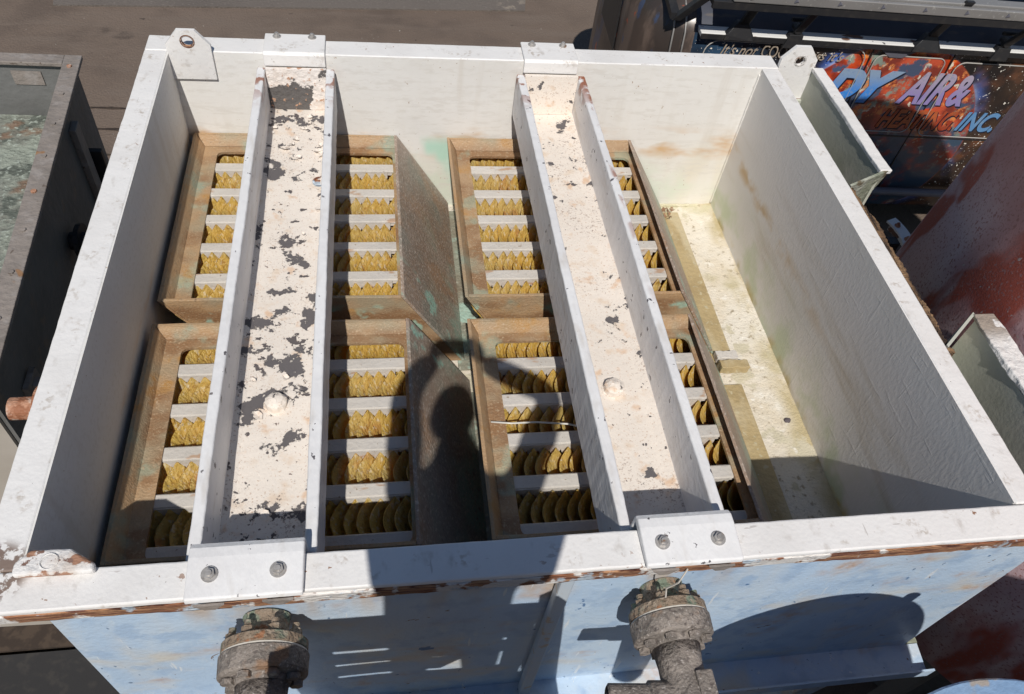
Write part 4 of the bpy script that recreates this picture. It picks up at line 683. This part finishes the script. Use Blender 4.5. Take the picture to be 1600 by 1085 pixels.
text('DY', .395, -1.345, .345, 'letter_blue', .38, width=.60, back='letter_outline', off=.022); text('AIR', 1.035, -1.345, .37, 'letter_mauve', .35, width=.40, back='letter_outline', off=.011); text('&', 1.455, -1.345, .37, 'letter_mauve', .2, width=.15, back='letter_outline', off=.011)
text('HEATING,', .98, -1.575, .235, 'letter_red', .35, width=.66, back='letter_outline', off=.007); text('INC.', 1.67, -1.570, .235, 'letter_sky', .35, width=.33, back='letter_outline', off=.007)
# roof rack on the van, ladder lying on it
rk = thing('roof_rack', 'black roof rack with clamped feet on the van gutter', 'roof rack', VA, VR)
def rackfoot(x, big):
    bm = bmesh.new()
    if big:
        prism(bm, [(x - .11, -.065, -.90), (x + .11, -.065, -.90), (x + .10, -.06, -.86), (x + .05, -.03, -.78), (x - .03, -.03, -.78), (x - .10, -.06, -.86)], (0, .05, 0)); prism(bm, [(x - .02, -.03, -.80), (x + .05, -.03, -.80), (x + .06, -.21, -.44), (x + .0, -.21, -.44)], (0, .035, 0))
    else:
        prism(bm, [(x - .06, -.07, -.93), (x + .08, -.07, -.93), (x + .07, -.06, -.83), (x - .03, -.06, -.83)], (0, .06, 0)); prism(bm, [(x - .01, -.04, -.84), (x + .05, -.04, -.84), (x + .06, -.18, -.60), (x + .01, -.18, -.60)], (0, .03, 0)); cyl(bm, (x - .05, -.03, -.73), (x + .10, -.03, -.73), .016, n=10); cyl(bm, (x + .02, -.06, -.80), (x + .02, .02, -.80), .03, n=10)
    obj('foot', bm, 'black', rk, local=True, bevel=.004)
for x, bg in ((-.42, True), (-.02, False), (1.03, True), (1.62, False), (2.5, True)): rackfoot(x, bg)
obj('side_rail', nbox(-.75, 4.0, -.22, -.19, -.60, -.545), 'black', rk, local=True, bevel=.004); obj('side_rail', nbox(-.75, 4.0, 1.70, 1.74, -.60, -.54), 'black', rk, local=True)
for x in (-.74, .3, 1.3, 2.3, 3.3): obj('crossbar', nbox(x, x + .04, -.189, 1.699, -.595, -.55), 'black', rk, local=True)
bm = bmesh.new(); prism(bm, [(-.93, -.02, -.80), (-.87, -.02, -.80), (-.70, -.10, -.57), (-.76, -.10, -.56)], (0, .05, 0)); prism(bm, [(-.94, .0, -.80), (-.88, .0, -.80), (-.92, .9, -.60), (-.98, .9, -.60)], (0, 0, .045)); obj('end_guard', bm, 'black', rk, local=True)
ld = thing('aluminium_ladder', 'long dull aluminium plank ladder with dimpled rails on the van rack', 'ladder', VA, VR)
for y0, y1, z1 in ((-.23, -.20, -.475), (-.19, -.10, -.46), (.20, .30, -.46)):
    obj('rail', nbox(-.62, 4.0, y0, y1, -.540, z1), 'alu', ld, local=True, bevel=.006)
    for k in range(14):
        x = -.5 + .31 * k; bm = bmesh.new(); lathe(bm, (x, y0 - .0005, -.505), (0, -1, 0), [(0, .020), (.004, .018), (.008, .010)], 3); obj('dimple', bm, 'grey_pipe', ld, local=True)
for k in range(12): obj('rung', ncyl((-.45 + .36 * k, -.099, -.50), (-.45 + .36 * k, .199, -.50), .018, n=10), 'alu', ld, local=True)

# ------------------------------------------------------------------ photographer and work platform behind the lens (they cast the shadow)
PF = thing('work_platform', 'slatted timber work platform, seen as the slatted shadow on the blue wall', 'platform', (.85, -1.0, GZ))
obj('deck_board', nbox(.49, 1.20, -.62, -.50, .17, .20), 'wood', PF)
for k in range(3): obj('deck_board', nbox(.49, 1.20, -1.14 - .125 * k, -1.03 - .125 * k, .17, .20), 'wood', PF)
for x in (.50, 1.16): obj('stringer', nbox(x, x + .035, -1.45, -.531, .10, .168), 'wood', PF)
for z0, z1, x0, x1 in ((.065, .1695, .49, 1.20), (-.062, .062, .49, 1.20), (-.19, -.088, .49, 1.20), (-.50, -.335, .49, 1.20), (-.64, -.535, .49, 1.20), (-.98, -.70, .49, 1.20)): obj('side_board', nbox(x0, x1, -.512, -.506, z0, z1), 'wood', PF)
obj('side_board', npr([(.49, -.512, -.312), (.93, -.512, -.312), (1.02, -.512, -.195), (.49, -.512, -.215)], (0, .006, 0)), 'wood', PF)
obj('side_board', npr([(.72, -.56, -.99), (.80, -.56, -.99), (1.10, -.56, -.34), (1.02, -.56, -.34)], (0, .008, 0)), 'wood', PF)
obj('post', npr([(1.195, -.535, .27), (1.235, -.535, .31), (1.275, -.535, .25), (1.46, -.535, -1.3), (1.46, -.535, GZ), (1.36, -.535, GZ), (1.30, -.535, -1.3)], (0, .02, 0)), 'wood', PF)
for x, y in ((.50, -.60), (.50, -1.45), (1.12, -1.45), (1.12, -.60)): obj('post', nbox(x, x + .07, y - .07, y, GZ, .168), 'wood', PF)
Fh = Vector((.137, .991, 0)).normalized(); Rh = Vector((.991, -.137, 0)).normalized()
def J(u, back, dz): return CAM + Rh * u - Fh * back + Vector((0, 0, dz))
FZP = .20 - CAM.z
person = thing('person', 'person in dark jacket holding a phone up, seen only as the shadow over the tank', 'person', J(.045, .33, FZP))
def skin(name, joints, edges, root, m, lv=2):
    me = bpy.data.meshes.new(name); pl = wl(person); me.from_pydata([tuple(Vector(j[0]) - pl) for j in joints], edges, []); me.materials.append(M[m]); o = bpy.data.objects.new(name, me); COL.objects.link(o); o.parent = person
    md = o.modifiers.new('skin', 'SKIN'); md.use_smooth_shade = True; sv = me.skin_vertices[0].data
    for i, j in enumerate(joints): sv[i].radius = j[1] if isinstance(j[1], tuple) else (j[1], j[1])
    sv[root].use_root = True; s2 = o.modifiers.new('sub', 'SUBSURF'); s2.levels = lv; s2.render_levels = lv; return o
jn = [(J(.035, .33, -.93), (.20, .12)), (J(.035, .33, -.76), (.20, .12)), (J(.04, .32, -.58), (.20, .12)), (J(.05, .30, -.44), (.17, .10)), (J(.035, .265, -.33), .085), (J(.015, .225, -.22), .078),
      (J(-.135, .29, -.41), .075), (J(-.165, .05, -.20), .056), (J(-.080, .035, -.03), .042), (J(.245, .29, -.41), .075), (J(.365, .055, -.165), .056), (J(.100, .035, -.03), .042),
      (J(-.055, .33, -1.02), .10), (J(-.07, .31, -1.25), .07), (J(-.08, .35, FZP + .09), .052), (J(-.085, .22, FZP + .045), .042), (J(.145, .33, -1.02), .095), (J(.16, .31, -1.25), .07), (J(.17, .35, FZP + .09), .052), (J(.175, .22, FZP + .045), .042)]
skin('body', jn, [(0, 1), (1, 2), (2, 3), (3, 4), (4, 5), (3, 6), (6, 7), (7, 8), (3, 9), (9, 10), (10, 11), (0, 12), (12, 13), (13, 14), (14, 15), (0, 16), (16, 17), (17, 18), (18, 19)], 0, 'dark_jacket')
# head
hc = J(.013, .205, -.155); bm = bmesh.new(); bmesh.ops.create_uvsphere(bm, u_segments=32, v_segments=24, radius=1.0)
for v in bm.verts:
    x, y, z = v.co; fx = .078 * (1 - .18 * max(0, -z)); fy = .095; nose = .022 * math.exp(-((x / .16) ** 2 + ((z + .12) / .18) ** 2)) if y > 0 else 0; brow = .006 * math.exp(-((z - .15) / .1) ** 2) if y > 0 else 0; eye = -.010 * (math.exp(-(((abs(x) - .38) / .16) ** 2 + ((z - .02) / .12) ** 2))) if y > 0 else 0
    v.co = hc + Rh * (x * fx) + Fh * (y * fy + nose + brow + eye) + Vector((0, 0, z * .118))
head = obj('head', bm, 'skin', person, smooth=True)
def hpart(name, bm, m):
    o = obj(name, bm, m, person, smooth=True); o.parent = head; return o
for s_ in (-1, 1):
    bm = bmesh.new(); bmesh.ops.create_uvsphere(bm, u_segments=12, v_segments=8, radius=.011); bmesh.ops.translate(bm, vec=hc + Rh * (.031 * s_) + Fh * .079 + Vector((0, 0, .003)), verts=bm.verts[:]); hpart('eye', bm, 'eye_white')
    bm = bmesh.new(); bmesh.ops.create_uvsphere(bm, u_segments=12, v_segments=8, radius=1)
    for v in bm.verts: v.co = hc + Rh * (.079 * s_ + v.co.x * .010) + Fh * (v.co.y * .018 - .005) + Vector((0, 0, v.co.z * .030 - .005))
    hpart('ear', bm, 'skin')
bm = bmesh.new(); bmesh.ops.create_uvsphere(bm, u_segments=12, v_segments=8, radius=1)
for v in bm.verts: v.co = hc + Rh * (v.co.x * .026) + Fh * (v.co.y * .010 + .084) + Vector((0, 0, v.co.z * .009 - .055))
hpart('mouth', bm, 'lip_paint')
bm = bmesh.new(); bmesh.ops.create_uvsphere(bm, u_segments=32, v_segments=20, radius=1.0)
bmesh.ops.delete(bm, geom=[v for v in bm.verts if v.co.z < -.25 + max(0, v.co.y) * .95], context='VERTS')
for v in bm.verts:
    x, y, z = v.co; k = 1 + .03 * math.sin(x * 19 + y * 11) * math.sin(z * 13); v.co = hc + Rh * (x * .085 * k) + Fh * (y * .101 * k - .004) + Vector((0, 0, z * .126 * k + .003))
hpart('hair', bm, 'brown_hair')
# hands: palm and five curled fingers each, closed on the phone
PH0 = CAM - fwd * .020
for s_ in (-1, 1):
    wr = J(-.080, .035, -.03) if s_ < 0 else J(.100, .035, -.03); palm = PH0 + rgt * (.083 * s_) - fwd * .014 - up * .008; jn = [(wr, .024), (palm, (.030, .016))]; ed = [(0, 1)]
    for k in range(4):
        b0 = palm + up * (.026 - .018 * k) + rgt * (-.004 * s_); b1 = b0 - fwd * .020 * (-1) * 0 + rgt * (.004 * s_) + fwd * .0; n0 = len(jn)
        tip = .85 + .15 * math.sin(1 + k)
        jn += [(b0 + rgt * (.010 * s_) - fwd * .004, .0085), (b0 + rgt * (-.002 * s_) - fwd * .020, .008), (b0 + rgt * (-.026 * s_ * tip) - fwd * .020, .007)]; ed += [(1, n0), (n0, n0 + 1), (n0 + 1, n0 + 2)]
    n0 = len(jn); jn += [(palm - up * .03 + rgt * (-.006 * s_), .011), (palm - up * .018 + rgt * (-.030 * s_) - fwd * .012, .009), (palm - up * .006 + rgt * (-.045 * s_) - fwd * .016, .008)]; ed += [(1, n0), (n0, n0 + 1), (n0 + 1, n0 + 2)]
    skin('hand', jn, ed, 1, 'skin', 1)
# phone body
bm = bmesh.new(); c0 = PH0
pts = [c0 + rgt * x + up * y for x, y in ((-.078, -.036), (.078, -.036), (.078, .036), (-.078, .036))]; prism(bm, [p - fwd * .004 for p in pts], -fwd * .008)
tag(obj('phone', bm, 'phone_black', None, bevel=.003), 'phone held up by the photographer, seen as the dark spot above the head shadow', 'phone')
